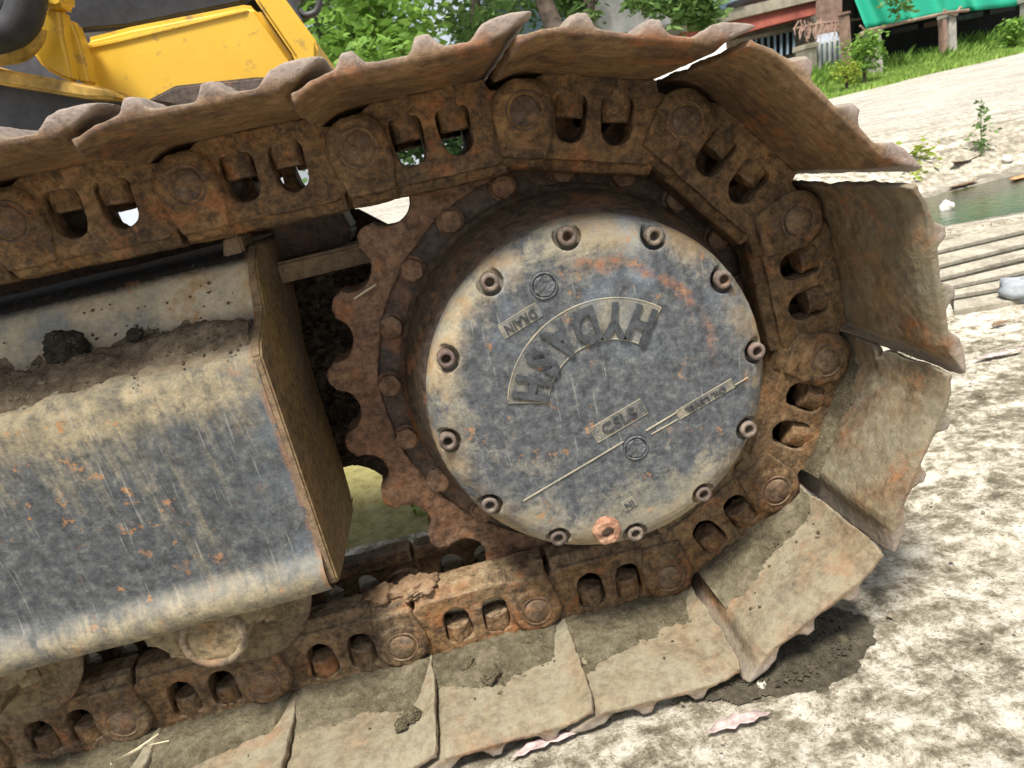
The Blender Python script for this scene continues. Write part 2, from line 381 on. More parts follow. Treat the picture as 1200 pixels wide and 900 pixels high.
# ---- track link (one side plate), local frame: x from its own pin to the next, z outwards to the shoe
def link_meshes():
    w1 = [(.040, .021), (.037, .016), (.037, -.012)]+[(x, z) for x, z in arc(.0555, -.0125, .0185, 180, 360, 10)]+[(.074, .016), (.071, .021)]
    w2 = [(.095, .021), (.092, .016), (.092, -.010)]+[(x, z) for x, z in arc(.1105, -.0125, .0185, 180, 360, 10)]+[(.129, .016), (.126, .021)]
    main = [(.150, -.050), (-.024, -.050), (-.031, -.03)]+arc(0, 0, .036, 205, 112, 8)+[(.012, .036), (.024, .043), (.152, .043), (.158, .030)]+arc(.19, 0, .030, 120, -60, 10)+[(.165, -.040)]
    a = curve2d([main, w1, w2], -.0915, -.056)
    boss = curve2d([[(.030, -.050), (-.022, -.050), (-.030, -.028)]+arc(0, 0, .036, 205, 40, 14)+[(.034, .01), (.034, -.02)]], -.0985, -.070)
    raised = cyl(.0315, -.1015, -.08, 36)
    rail = prism([(-.089, -.040), (-.083, -.055), (-.078, -.0625), (-.045, -.0635), (-.045, -.040)], -.025, .160, 'x')
    rail2 = prism([(-.096, -.040), (-.090, -.054), (-.086, -.060), (-.060, -.060), (-.060, -.040)], -.022, .030, 'x')
    foot = box(.022, .155, -.0915, -.050, .032, .043)
    eye = cyl(.030, -.080, -.046, 28, c=(.19, 0))
    j = join([a, boss, raised, rail, rail2, foot, eye])
    m = remesh(j, .0019, 7)
    return roughen(m, [(.0016, 30), (.0010, 90), (.0006, 230)], 1)
LINK = link_meshes(); LINK.materials.append(R_LINK)
LINKF = LINK.copy(); LINKF.transform(Matrix.Scale(-1, 4, (0, 1, 0))); LINKF.flip_normals()
PIN = join([lathe([(0.0001, -.1035), (.0145, -.1035), (.0170, -.1015), (.0175, -.098), (.0175, .098), (.0145, .1035), (.0001, .1035)], 28)])
PIN.polygons.foreach_set('use_smooth', [True]*len(PIN.polygons)); PIN.materials.append(R_LINK)
RING = lathe([(.0196, -.1000), (.0200, -.1022), (.0216, -.1024), (.0228, -.1000)], 36, close=False); RING.materials.append(R_LINK)
BUSH = lathe([(.0001, -.055), (.0275, -.055), (.0275, .055), (.0001, .055)], 28); BUSH.materials.append(R_LINK)
def nut_mesh(seed):
    m = remesh(join([cyl(.0185, -.003, .046, 14, 'z', ph=.3*seed), cyl(.0195, .014, .046, 16, 'z')]), .0022, 4)
    return roughen(m, [(.0020, 50), (.0012, 160)], seed)
NUTS = [nut_mesh(s) for s in (1, 2, 3)]
for m in NUTS: m.materials.append(R_LINK)

# ---- track shoe
def shoe_mesh(seed, notch_side=1):
    prof = [(-.038, .040), (-.030, .0475), (-.015, .0535), (.000, .056), (.009, .058), (.013, .065), (.017, .0705), (.027, .0705), (.031, .065),
            (.035, .0575), (.046, .0555), (.076, .0550), (.081, .062), (.085, .070), (.097, .070), (.101, .063), (.108, .0565), (.132, .0555), (.139, .062),
            (.146, .068), (.157, .0715), (.178, .0730), (.191, .0715), (.192, .069), (.180, .063), (.166, .0555), (.157, .0465), (.149, .0425),
            (.07, .0425), (.0, .0425), (-.016, .039), (-.028, .034), (-.036, .030)]
    HW = .260; ny = 53; V, Fc = [], []; n = len(prof)
    rnd = random.Random(seed)
    ch = [rnd.uniform(-.0022, .0022) for _ in range(ny)]
    for i in range(ny):
        y = -HW+2*HW*i/(ny-1); t = max(0, (abs(y)-.232)/.028)
        for (u, w) in prof:
            uu, ww, yy = u, w, y
            if w > .056: ww = .056+(w-.056)*(1-.10*t)
            elif w < .0475: ww = w+.0075*t*t
            cu = .07; uu = cu+(u-cu)*(1-.045*t**3)
            lead = min(1, max(0, (-.006-u)/.035))
            nt = (math.exp(-((y+.150)/.007)**2)*.020+math.exp(-((y+.205)/.05)**2)*.004) if notch_side == 2 else math.exp(-((abs(y)-.11)/.02)**2)*.003
            uu += lead*(nt+ch[i]*.6)
            if u > .165: uu += ch[(i+7) % ny]*.4
            V.append((uu, yy, ww))
    for i in range(ny-1):
        for k in range(n):
            l = (k+1) % n; Fc.append((i*n+k, i*n+l, (i+1)*n+l, (i+1)*n+k))
    Fc.append(tuple(range(n))); Fc.append(tuple((ny-1)*n+k for k in range(n)))
    bm = bmesh.new(); vs = [bm.verts.new(v) for v in V]
    for f in Fc: bm.faces.new([vs[i] for i in f])
    m = remesh(bm_mesh(bm), .0024, 2)
    return roughen(m, [(.0018, 9), (.0009, 34), (.0006, 130)], seed)
SHOES = [shoe_mesh(3), shoe_mesh(4), shoe_mesh(5), shoe_mesh(6, 2)]
for m in SHOES: m.materials.append(R_SHOE)

def frame_at(k):
    a, b = pinpos(k), pinpos(k+1); u = (b-a).normalized(); w = Vector((-u.y, u.x))
    return Matrix(((u.x, 0, w.x, a.x), (0, 1, 0, 0), (u.y, 0, w.y, a.y), (0, 0, 0, 1)))
first = {}
def put(name, mesh, parent, M, col, label=None):
    key = (name, mesh.name)
    if key not in first:
        o = obj(name, mesh, None, parent, M, label, col=col); first[key] = o
    else:
        o = first[key].copy(); COL.objects.link(o); o.parent = parent; o.matrix_local = M; o.color = (*col, 1)
        if 'label' in o: del o['label']
        if label: o['label'] = label
    return o
for k in range(K0, K1+1):
    M = frame_at(k)
    if k <= 0: lc, scol = (.0, .12, .0), (.0, .1, .0)
    elif k == 1: lc, scol = (.02, .15, .0), (.02, .15, .05)
    elif k == 2: lc, scol = (.05, .35, .2), (.30, .55, .8)
    elif k == 3: lc, scol = (.08, .4, .1), (.70, .7, .7)
    elif k == 4: lc, scol = (.3, .3, .0), (.5, .35, .35)
    else: lc, scol = (.38, .22, .0), (.55, .25, .4)
    rs = random.Random(k*7+1); lc = (max(0, lc[0]+rs.uniform(-.1, .16)), lc[1]+rs.uniform(-.12, .2), lc[2])
    sh = put('track_shoe', SHOES[3 if k == 3 else k % 3], EX, M @ Matrix.Translation((rs.uniform(-.002, .002), rs.uniform(-.003, .003), 0)) @ Matrix.Rotation(rs.uniform(-.006, .006), 4, 'Z'), scol)
    ln = put('track_link', LINK, EX, M, lc)
    lf = put('track_link', LINKF, EX, M, (lc[0]*.5, lc[1], 0))
    put('track_pin', PIN, ln, Matrix.Identity(4), (lc[0]+.05, lc[1]+.1, 0))
    put('pin_ring', RING, ln, Matrix.Identity(4), lc)
    put('bushing', BUSH, ln, Matrix.Identity(4), (0, 0, 0))
    for x in (.0555, .1105):
        for s, par in ((-1, ln), (1, lf)):
            T = Matrix.Translation((x+rs.uniform(-.0015, .0015), s*.0735, rs.uniform(-.002, .002))) @ Matrix.Rotation(rs.uniform(0, 6), 4, 'Z')
            put('shoe_nut', NUTS[rs.randrange(3)], par, T, (.0 if k < 2 else .15, .2, 0))

# ---- sprocket
def sprocket():
    out = []
    da = 2*PI/NT_
    for i in range(NT_):
        ac = A0-i*da                                    # valley centre
        c = Vector((RP*math.cos(ac), RP*math.sin(ac)))
        for j in range(13):
            ph = math.radians(-83+166*j/12)
            d = ac+PI+ph
            out.append((c.x*1.006+.0305*math.cos(d), c.y*1.006+.0305*math.sin(d)))
        at_ = ac-da/2
        for da2, r in ((.044, .3205), (.030, .3265), (.012, .3285), (-.012, .3285), (-.030, .3265), (-.044, .3205)):
            out.append((r*math.cos(at_+da2), r*math.sin(at_+da2)))
    hole = arc(0, 0, .262, 0, 354, 59)
    ringm = curve2d([out, hole], -.031, .031)
    m = remesh(ringm, .0021, 4)
    return roughen(m, [(.0022, 18), (.0013, 60), (.0006, 200)], 4)
SPM = sprocket(); SPM.materials.append(R_SPR)
SP = obj('sprocket', SPM, None, EX, col=(.1, .3, 0))
web = lathe([(.2, .02), (.263, .02), (.263, -.022), (.261, -.0245), (.2, -.0245)], 144, close=False)
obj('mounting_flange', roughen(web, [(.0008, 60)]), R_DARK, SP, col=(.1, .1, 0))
HEX = remesh(join([cyl(.0158, -.014, 0, 6, bev=.0012), cyl(.0178, -.003, .001, 24)]), .0011, 2)
roughen(HEX, [(.0008, 120)], 2); HEX.materials.append(R_SPR)
for i in range(20):
    a = math.radians(154.4+18*i); rs = random.Random(i)
    T = Matrix.Translation((.2495*math.cos(a), -.0245, .2495*math.sin(a))) @ Matrix.Rotation(rs.uniform(0, 1), 4, 'Y')
    put('sprocket_bolt', HEX, SP, T, (.35, .0, 0))

# ---- final drive: hub and cover
HUBM = lathe([(.12, .16), (.2, .16), (.235, .05), (.235, -.022), (.2345, -.0335), (.230, -.036), (.227, -.046), (.224, -.082), (.216, -.100), (.205, -.138), (.200, -.145), (.12, -.145)], 144)
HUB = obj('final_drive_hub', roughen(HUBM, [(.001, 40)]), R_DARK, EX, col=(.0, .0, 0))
cov = lathe([(.0001, -.1885), (.06, -.1885), (.12, -.1885), (.160, -.1883), (.1745, -.1875), (.183, -.1850), (.1905, -.1800), (.1965, -.1735), (.2005, -.1650), (.2020, -.155), (.2020, -.141), (.0001, -.141)], 180)
cuts = []
BOLT_PH = 1.606162
CB = []
for i in range(12):
    a = BOLT_PH+i*PI/6; CB.append((.1853*math.cos(a), .1853*math.sin(a)))
def cut_cover(mesh):
    cutter = join([cyl(.0152, -.20, -.1735, 28, c=c) for c in CB]+[cyl(.0155, -.2, -.1870, 28, c=c) for c in ((-.042, .140), (.025, -.072))])
    cutter = bm_fix(cutter)
    co = bpy.data.objects.new('cutter', cutter); COL.objects.link(co)
    def f(t):
        b = t.modifiers.new('b', 'BOOLEAN'); b.object = co; b.operation = 'DIFFERENCE'; b.solver = 'EXACT'; b.use_self = True
    m = apply_mods(mesh, f); bpy.data.objects.remove(co); return m
def bm_fix(m):
    bm = bmesh.new(); bm.from_mesh(m); return bm_mesh(bm)
cov = cut_cover(cov)
cov = remesh(cov, .0016, 2)
roughen(cov, [(.0006, 14), (.0004, 60), (.0003, 200)], 6)
cov.materials.clear(); cov.materials.append(COVER)
CV = obj('drive_cover', cov, None, EX, label='round blue-grey drive cover with cast lettering and a ring of socket bolts')
RUSTY_BOLT = rust('browned_socket_bolt', [(.04, .026, .02), (.08, .055, .042), (.13, .09, .07), (.22, .16, .125)], dust=(.32, .28, .21), dust_amt=.3, up=.2, bump=.0008)
SOCK = lathe([(.0045, -.1795), (.0054, -.1930), (.0062, -.1938), (.0088, -.1938), (.0100, -.1922), (.0102, -.1755)], 32, close=True)
for v in SOCK.vertices: v.co.y += .185
SOCK.materials.append(RUSTY_BOLT)
for i, c in enumerate(CB):
    low = c[1] < -.09
    T = Matrix.Translation((c[0], -.1805+(.003 if low else 0), c[1]))
    put('cover_bolt', SOCK, CV, T, ((.0, .6, 0) if low else (.35, .15, 0)))
PLUGM = remesh(join([lathe([(.0001, -.002), (.0118, -.002), (.0122, 0), (.0122, .006), (.0001, .006)], 36)]), .0009, 1)
roughen(PLUGM, [(.0016, 140), (.001, 300)], 9); PLUGM.materials.append(COVER)
PRING = lathe([(.0128, 0), (.0132, -.0016), (.0146, -.0016), (.0152, 0)], 40, close=False); PRING.materials.append(COVER)
for c in ((-.042, .140), (.025, -.072)):
    pl = obj('oil_plug', PLUGM, None, CV, Matrix.Translation((c[0], -.1875, c[1])))
    obj('plug_ring', PRING, None, pl, Matrix.Translation((0, -.001, 0)))
OPLUG = rust('orange_rusted_plug', [(.17, .07, .04), (.27, .12, .07), (.36, .17, .10), (.42, .24, .15)], orange=(.42, .16, .07), dust=(.42, .30, .2), dust_amt=.3, up=.1, bump=.0015)
om = lathe([(.0001, .004), (.0072, .004), (.0078, -.0095), (.0086, -.0105), (.0150, -.0105), (.0172, -.008), (.0178, .008), (.0001, .008)], 44)
om = remesh(om, .0011, 1); roughen(om, [(.0016, 90), (.0008, 220)], 3)
oo = obj('fill_plug', om, OPLUG, CV, Matrix.Translation((-.0285, -.186, -.1665)) @ Matrix.Rotation(.1, 4, 'X'), label='orange rusted plug with hexagon socket at the bottom of the cover', col=(.1, .6, 0))
# raised lettering and rims, all cast with the cover
YF = -.1891
LETTER = plain('grey_cast_lettering', (.045, .05, .055), .6, .5, scale=120, bump=.0008)
RIMMAT = plain('pale_dusty_cast_rim', (.23, .22, .18), .8, .6, scale=120, bump=.0008)
FIELD = plain('dusty_recessed_field', (.19, .175, .135), .9, .6, scale=90, bump=.001)
def ribbon(pts, w, h, closed=False):
    """low rounded ridge along a polyline (x, z) on the cover face"""
    P = [Vector((a, YF+.0004, b)) for a, b in pts]
    if closed: P.append(P[0])
    V, Fc = [], []; n = len(P); sec = [(-1, 0), (-.7, .7), (0, 1), (.7, .7), (1, 0)]
    for i, p in enumerate(P):
        t = (P[min(i+1, n-1)]-P[max(i-1, 0)]).normalized(); s = Vector((0, 1, 0)).cross(t)
        for a, b in sec: V.append(p+s*(a*w/2)+Vector((0, -b*h, 0)))
    for i in range(n-1):
        for k in range(4): Fc.append((i*5+k, i*5+k+1, (i+1)*5+k+1, (i+1)*5+k))
    return me_from(V, Fc, smooth=True)
AC = (.0059, -.0074)
a0_, a1_ = 51, 166
sector_o = arc(AC[0], AC[1], .1188, a0_, a1_, 40); sector_i = arc(AC[0], AC[1], .0728, a0_, a1_, 40)
obj('lettering_rim', ribbon(sector_o+sector_i[::-1]+[sector_o[0]], .0022, .0012), COVER_P, CV)
obj('lettering_field', curve2d([sector_o+sector_i[::-1]], YF-.0003, YF+.001), COVER_D, CV)
def text_mesh(s, size, depth, offset=.0):
    c = bpy.data.curves.new('t', 'FONT'); c.body = s; c.size = size; c.align_x = 'CENTER'; c.align_y = 'CENTER'
    c.extrude = depth/2; c.offset = offset; c.resolution_u = 3
    m = apply_mods(c, lambda t: None); bpy.data.curves.remove(c)
    m.transform(Matrix.Rotation(PI/2, 4, 'X')); return m
for ch, a in zip('HYDASH', (58.5, 77.5, 97, 116.5, 136, 155.5)):
    r = .0958; ar = math.radians(a)
    T = Matrix.Translation((AC[0]+r*math.cos(ar), YF-.0012, AC[1]+r*math.sin(ar))) @ Matrix.Rotation(-(ar+PI/2), 4, 'Y') @ Matrix.Diagonal((.92, 1, 1.28, 1))
    obj('cast_letter', text_mesh(ch, .0430, .0036, .0016), LETTER, CV, T)
def label_box(p0, p1, h, txt, flip, tw=1.0, name='cast_label'):
    """raised box from p0 to p1 (lower edge) with text inside"""
    p0, p1 = Vector(p0), Vector(p1); u = (p1-p0).normalized(); n = Vector((-u.y, u.x)); L = (p1-p0).length
    q = [p0, p1, p1+n*h, p0+n*h]
    fo = obj(name, curve2d([[tuple(x) for x in q]], YF-.0002, YF+.001), COVER_D, CV)
    obj('label_rim', ribbon([tuple(x) for x in q]+[tuple(q[0])], .0013, .0009), COVER_P, fo)
    c = (p0+p1)/2+n*h/2; ang = math.atan2(u.y, u.x)+(PI if flip else 0)
    T = Matrix.Translation((c.x, YF-.0006, c.y)) @ Matrix.Rotation(-ang, 4, 'Y') @ Matrix.Diagonal((tw, 1, 1, 1))
    obj('cast_letters', text_mesh(txt, h*.92, .0022, .0001), LETTER, fo, T)
label_box((-.018, -.053), (.046, -.033), .0205, 'CSLS', False, 1.15)
label_box((.082, -.0505), (.153, -.0285), .0115, 'OIL LEVEL', True, 1.15)
label_box((-.096, .094), (-.050, .109), .0165, 'DRAIN', True, .85)
label_box((-.001, -.149), (.014, -.144), .013, 'IN', True, 1.0)
obj('level_line', ribbon([(-.118, -.101), (-.03, -.0735), (.012, -.060)], .0024, .0013), COVER_P, CV)
obj('level_line', ribbon([(.040, -.054), (.082, -.0405)], .0024, .0013), COVER_P, CV)
obj('level_line', ribbon([(.153, -.0265), (.170, -.021)], .0020, .0012), COVER_P, CV)
obj('level_line', ribbon([(.046, -.060), (.080, -.050)], .0016, .0009), COVER_P, CV)

# ---- track frame: long box beside the sprocket, left
XE = -.366
prof = [(.10, -.165), (-.06, -.165), (-.145, -.166), (-.160, -.1645), (-.170, -.159), (-.1765, -.150), (-.179, -.139), (-.1775, -.127), (-.1725, -.118), (-.1685, -.111), (-.167, -.10)]
for z in np.linspace(-.085, .118, 14): prof.append((-.167, float(z)))
prof += [(-.1655, .128), (-.161, .137), (-.153, .144), (-.140, .150), (-.115, .160), (-.098, .1665), (-.088, .172), (-.082, .180), (-.075, .196), (-.066, .212), (-.055, .226), (-.040, .237), (-.022, .2425), (.0, .246), (.20, .250)]
xs = np.concatenate([np.arange(-1.7, XE-.02, .012), [XE-.012, XE-.004, XE]])
V, Fc = [], []; n = len(prof)
for x in xs:
    for (y, z) in prof:
        e = max(0, (x-(XE-.012))/.012)
        V.append((x, y+.003*e*e*(1 if y < 0 else 0), z))
for i in range(len(xs)-1):
    for k in range(n-1): Fc.append((i*n+k, i*n+k+1, (i+1)*n+k+1, (i+1)*n+k))
fm = me_from(V, Fc, smooth=True); bm = bmesh.new(); bm.from_mesh(fm); bmesh.ops.recalc_face_normals(bm, faces=bm.faces); bm.to_mesh(fm); bm.free()
roughen(fm, [(.003, 5), (.0012, 22)], 2)
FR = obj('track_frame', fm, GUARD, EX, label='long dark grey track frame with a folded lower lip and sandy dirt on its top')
endp = [(-.166, -.150), (-.160, -.158), (-.10, -.160), (.035, -.158), (.052, -.135), (.060, -.09), (.060, .06), (.066, .10), (.10, .135), (.12, .19), (.12, .246), (-.020, .246), (-.052, .229), (-.070, .207), (-.084, .178), (-.100, .168), (-.150, .147), (-.163, .135)]
ep = bevelled(prism([(a, b) for a, b in endp], XE-.004, XE+.009, 'x'), .0025, 2)
BROWN = rust('brown_film_on_frame_end', [(.13, .08, .028), (.20, .13, .048), (.26, .172, .066), (.31, .21, .09)], dust=(.30, .22, .12), dust_amt=.1, up=.3, rough=.7, bump=.0009)
obj('end_plate', ep, BROWN, FR, col=(.1, .15, 0))
obj('upper_arm', bevelled(box(XE+.006, -.205, .045, .13, .186, .214), .004), BROWN, FR, col=(.5, .1, 0))
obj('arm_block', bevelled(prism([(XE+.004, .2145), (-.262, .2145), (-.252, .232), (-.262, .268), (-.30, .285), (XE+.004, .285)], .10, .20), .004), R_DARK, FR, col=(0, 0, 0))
obj('light_block_web', bevelled(prism([(-.80, -.15), (-.37, -.155), (-.345, -.17), (-.325, -.195), (-.295, -.198), (-.25, -.16), (-.18, -.10), (-.12, .0), (-.14, .12), (-.20, .215), (-.25, .258), (-.34, .262), (-.8, .272), (-1.7, .282), (-1.7, -.10)], .21, .235), .004), R_DARK, FR, col=(.0, 0, 0))  # dark plate behind the cavity, extended upward to block light under the chain
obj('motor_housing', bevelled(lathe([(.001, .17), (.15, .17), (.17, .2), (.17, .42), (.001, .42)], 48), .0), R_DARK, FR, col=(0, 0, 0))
obj('lug_plate', bevelled(prism([(-.400, .236), (-.372, .236), (-.372, .262), (-.392, .262)], -.030, .03), .003), BROWN, FR, col=(.4, 0, 0))
# rollers under the frame
def roller(cx):
    cz = -.182
    prof = [(.001, -.104), (.05, -.104), (.088, -.101), (.0945, -.097), (.0945, -.092), (.070, -.086), (.0668, -.080), (.0665, -.045), (.075, -.04), (.075, .04), (.0665, .045), (.0668, .08), (.07, .086), (.0945, .092), (.0945, .101), (.001, .104)]
    m = roughen(lathe(prof, 80), [(.0012, 40)], 5)
    r = obj('track_roller', m, R_ROLL, EX, Matrix.Translation((cx+.014, 0, cz)), col=(.2, .05, 0))
    collar = [(-.092, .046), (-.080, .008), (-.070, .004), (-.062, -.008), (-.052, -.022), (-.036, -.026), (.036, -.018), (.046, -.002), (.066, .004), (.078, .014), (.090, .046)]
    c = join([prism(collar, -.152, -.112), cyl(.0405, -.160, -.112, 40), cyl(.0125, -.020, 0, 6, 'z', c=(-.055, -.138)), cyl(.0125, -.006, .02, 6, 'z', c=(.066, -.136))])
    m = roughen(remesh(c, .002, 3), [(.0022, 45), (.001, 150)], 7)
    cc = obj('roller_collar', m, R_ROLL, r, Matrix.Translation((-.014, 0, -.006)), col=(.5, .05, 0))
    rg = lathe([(.030, -.158), (.0315, -.1635), (.038, -.1640), (.0405, -.160)], 44, close=False)
    obj('roller_cap_ring', roughen(rg, [(.001, 90)]), R_ROLL, r, Matrix.Translation((-.014, 0, -.006)), col=(.5, .05, 0))
roller(-.522); roller(-.822); roller(-1.12)

# ---- dirt lying on the machine (counts as stuff: nobody could count it)
def mud_sheet(name, mat, x0, x1, y0, y1, step, zf, hf, parent, floor=-.003, label=None):
    nx = int((x1-x0)/step)+1; ny = int((y1-y0)/step)+1; V, idx, Fc = [], {}, []
    H = np.zeros((nx, ny))
    for i in range(nx):
        for j in range(ny):
            x, y = x0+i*step, y0+j*step; h = hf(x, y); H[i, j] = h
            V.append((x+.3*step*noise.noise(Vector((x*90, y*90, 1))), y, zf(x, y)+max(h, floor)))
    for i in range(nx-1):
        for j in range(ny-1):
            if max(H[i, j], H[i+1, j], H[i, j+1], H[i+1, j+1]) > floor+.0005:
                Fc.append((i*ny+j, (i+1)*ny+j, (i+1)*ny+j+1, i*ny+j+1))
    m = me_from(V, Fc, smooth=True)
    bm = bmesh.new(); bm.from_mesh(m); bmesh.ops.delete(bm, geom=[v for v in bm.verts if not v.link_faces], context='VERTS'); bm.to_mesh(m); bm.free()
    return obj(name, m, mat, parent, kind='stuff', label=label)
def fb(x, y, f, o=4, s=0):
    return noise.fractal(Vector((x*f+s, y*f-s, s*.7)), 1.0, 2.0, o)
def frame_top(x, y):
    for (a, za), (b, zb) in zip(prof[:-1], prof[1:]):
        if a <= y <= b and za > .1: return za+(zb-za)*(y-a)/(b-a+1e-9)
    return .14
def h_ledge(x, y):
    d = abs(y+.118)/.040
    return .019*(1-d*d)+.012*fb(x, y, 14, 5, 2)+.007*fb(x, y, 55, 4, 5)-.004-.012*sm(-.46, XE, x)
mud_sheet('dirt_heap', MUD, -1.2, XE-.004, -.160, -.060, .0035, frame_top, h_ledge, FR)
def h_film(x, y):
    return (.0020+.003*fb(x, y, 18, 5, 12)+.0012*fb(x, y, 80, 3, 3))*(1-abs((y+.132)/.027)**3)-.0014
mud_sheet('sandy_dirt', MUD_PALE, -1.2, XE-.006, -.159, -.105, .004, frame_top, h_film, FR)

# ------------------------------------------------------------------ clods and crumbs
def clod(name, size, seed, mat, loc, label, cat='clod', squash=.8, group=None):
    bm = bmesh.new(); bmesh.ops.create_icosphere(bm, subdivisions=4, radius=1)
    for v in bm.verts:
        p = v.co.copy(); d = 1+.42*noise.noise(p*1.3+Vector((seed, 0, 0)))+.22*noise.noise(p*3.5+Vector((0, seed, 0)))+.12*noise.noise(p*9+Vector((0, 0, seed)))
        v.co = Vector((p.x*size*d, p.y*size*d, p.z*size*d*squash))
    return obj(name, bm_mesh(bm, smooth=False), mat, None, Matrix.Translation(loc) @ Matrix.Rotation(seed, 4, 'Z'), label=label, cat=cat, group=group)
p = on_y(66, 385, -.105); clod('mud_clod', .022, 3.1, MUD_SLOT_DARK, (p.x, p.y, frame_top(p.x, p.y)+.022), 'big dark lump of mud on top of the track frame at the left', squash=.9)
p = on_y(148, 365, -.10); clod('mud_clod', .0095, 5.2, MUD_SLOT_DARK, (p.x, p.y, frame_top(p.x, p.y)+.016), 'small dark lump of mud on the track frame right of the big one')
def shoe_mud(k, seed, yb, thick):
    """damp gritty mud packed on the inner side of a shoe, next to the links"""
    x0, x1, y0, y1, st = -.030, .157, -.235, .02, .0035
    nx = int((x1-x0)/st)+1; ny = int((y1-y0)/st)+1; V, Fc, H = [], [], {}
    for i in range(nx):
        for j in range(ny):
            x, y = x0+i*st, y0+j*st
            edge = yb(x)+.022*fb(x, y, 12, 5, seed)
            ramp_ = sm(edge, edge+.03, y)
            h = ramp_*(.0050+thick*sm(-.17, -.09, y))+ramp_*(.0055*fb(x, y, 26, 5, seed+3)+.0026*fb(x, y, 110, 3, seed))-.0006
            H[i, j] = h; V.append((x, y, .0425-max(h, -.003)))
    for i in range(nx-1):
        for j in range(ny-1):
            if max(H[i, j], H[i+1, j], H[i, j+1], H[i+1, j+1]) > -.0003: Fc.append((i*ny+j, (i+1)*ny+j, (i+1)*ny+j+1, i*ny+j+1))
    m = me_from(V, Fc, smooth=True)
    bm = bmesh.new(); bm.from_mesh(m); bmesh.ops.delete(bm, geom=[v for v in bm.verts if not v.link_faces], context='VERTS'); bm.to_mesh(m); bm.free()
    obj('shoe_mud', m, MUD_GREY, EX, frame_at(k), kind='stuff')
shoe_mud(3, 11, lambda x: -.118, .004)
shoe_mud(4, 21, lambda x: -.135-.03*sm(.03, .14, x), .010)
for k in range(5, K1+1): shoe_mud(k, k*5+2, lambda x, k=k: -.172+.05*sm(-.005, -.03, x)-.016*math.sin(k*2.1+x*26), .008)
# caked lumps on the rail tops
CAKE = mat_soil('caked_orange_mud', (.12, .07, .035), (.22, .14, .08), (.32, .23, .15))
for k, x, w, s in ((6, .165, .0, 1), (6, .150, .0, 2), (7, .01, 0, 3), (4, .03, 0, 4)):
    bm = bmesh.new(); bmesh.ops.create_icosphere(bm, subdivisions=4, radius=1)
    for v in bm.verts:
        q = v.co.copy(); d = 1+.5*noise.noise(q*1.8+Vector((s, 0, 0)))+.3*noise.noise(q*5); v.co = Vector((q.x*.024*d, q.y*.022*d, q.z*.010*d))
    obj('caked_mud', bm_mesh(bm, smooth=True), CAKE, EX, frame_at(k) @ Matrix.Translation((x, -.066, -.064)), kind='stuff')
# crumbs of grit on shoes and frame: uncountable
def crumbs(name, n, fn, mat, r0, r1, parent, seed):
    rs = random.Random(seed); V, Fc = [], []
    for _ in range(n):
        c = fn(rs)
        if c is None: continue
        r = rs.uniform(r0, r1)*rs.uniform(.5, 1); o = len(V)
        a = [Vector((rs.uniform(-1, 1), rs.uniform(-1, 1), rs.uniform(-1, 1)))*.35 for _ in range(6)]
        for d, q in zip(((1, 0, 0), (-1, 0, 0), (0, 1, 0), (0, -1, 0), (0, 0, .8), (0, 0, -.8)), a): V.append(Vector(c)+(Vector(d)+q)*r)
        for f in ((0, 2, 4), (2, 1, 4), (1, 3, 4), (3, 0, 4), (2, 0, 5), (1, 2, 5), (3, 1, 5), (0, 3, 5)): Fc.append(tuple(o+i for i in f))
    return obj(name, me_from(V, Fc), mat, parent, kind='stuff')
def on_shoes(rs):
    k = rs.choice([4, 4, 5, 5, 6, 6, 7, 7, 8, 9]); y = -.05-abs(rs.gauss(0, .055)); x = rs.uniform(-.02, .15)
    if y < -.24: return None
    return (frame_at(k) @ Vector((x, y, .0425-.006*sm(-.16, -.1, y)-.001)))
crumbs('grit', 900, on_shoes, MUD_GREY, .0008, .0042, EX, 5)
def on_frame(rs):
    y = rs.gauss(-.115, .025); x = rs.uniform(-1.0, XE-.01)
    if y > -.06 or y < -.163: return None
    return (x, y, frame_top(x, y)+max(h_ledge(x, y), .001))
crumbs('grit', 700, on_frame, MUD, .0008, .004, EX, 6)
def in_cavity(rs):
    x = rs.uniform(-.42, -.1); z = rs.uniform(-.14, .2); return (x, .205-abs(rs.gauss(0, .012)), z)
crumbs('packed_dirt', 1600, in_cavity, MUD, .004, .014, EX, 8)
for (px_, py_, s, r) in ((549, 780, 2.2, .011), (575, 790, 4.4, .014), (483, 838, 6.1, .010), (470, 850, 7.7, .008)):
    q = on_z(px_, py_, -.3535+.006)
    clod('mud_lump', r, s, MUD_GREY, (q.x, q.y, -.353+.007), {549: 'left one of two grey-brown mud lumps on the middle bottom shoe', 575: 'right one of two grey-brown mud lumps on the middle bottom shoe', 483: 'upper of two small mud lumps on the bottom shoe left of the middle', 470: 'lower of two small mud lumps on the bottom shoe left of the middle'}[px_], squash=.8)
# dry straw caught in the track
def straw(pts, r, label):
    obj('straw', tube(pts, r, 6), STRAW, None, label=label, cat='straw')
STRAW = plain('pale_dry_straw', (.48, .42, .28), .8, .3)
def P3(px_, py_, y): q = on_y(px_, py_, y); return (q.x, q.y, q.z)
straw([P3(130, 895, -.20), P3(160, 878, -.17), P3(186, 860, -.16)], .0012, 'pale dry straw leaning across the gap between the two leftmost bottom shoes')
straw([P3(135, 893, -.17), P3(170, 874, -.165), P3(198, 868, -.16)], .0008, 'thinner pale straw lying beside the leaning one on the leftmost shoes')
straw([on_y(415, 350, -.036), on_y(430, 340, -.037), on_y(441, 333, -.036)], .0015, 'short dry stalk stuck to the muddy left tooth of the sprocket')

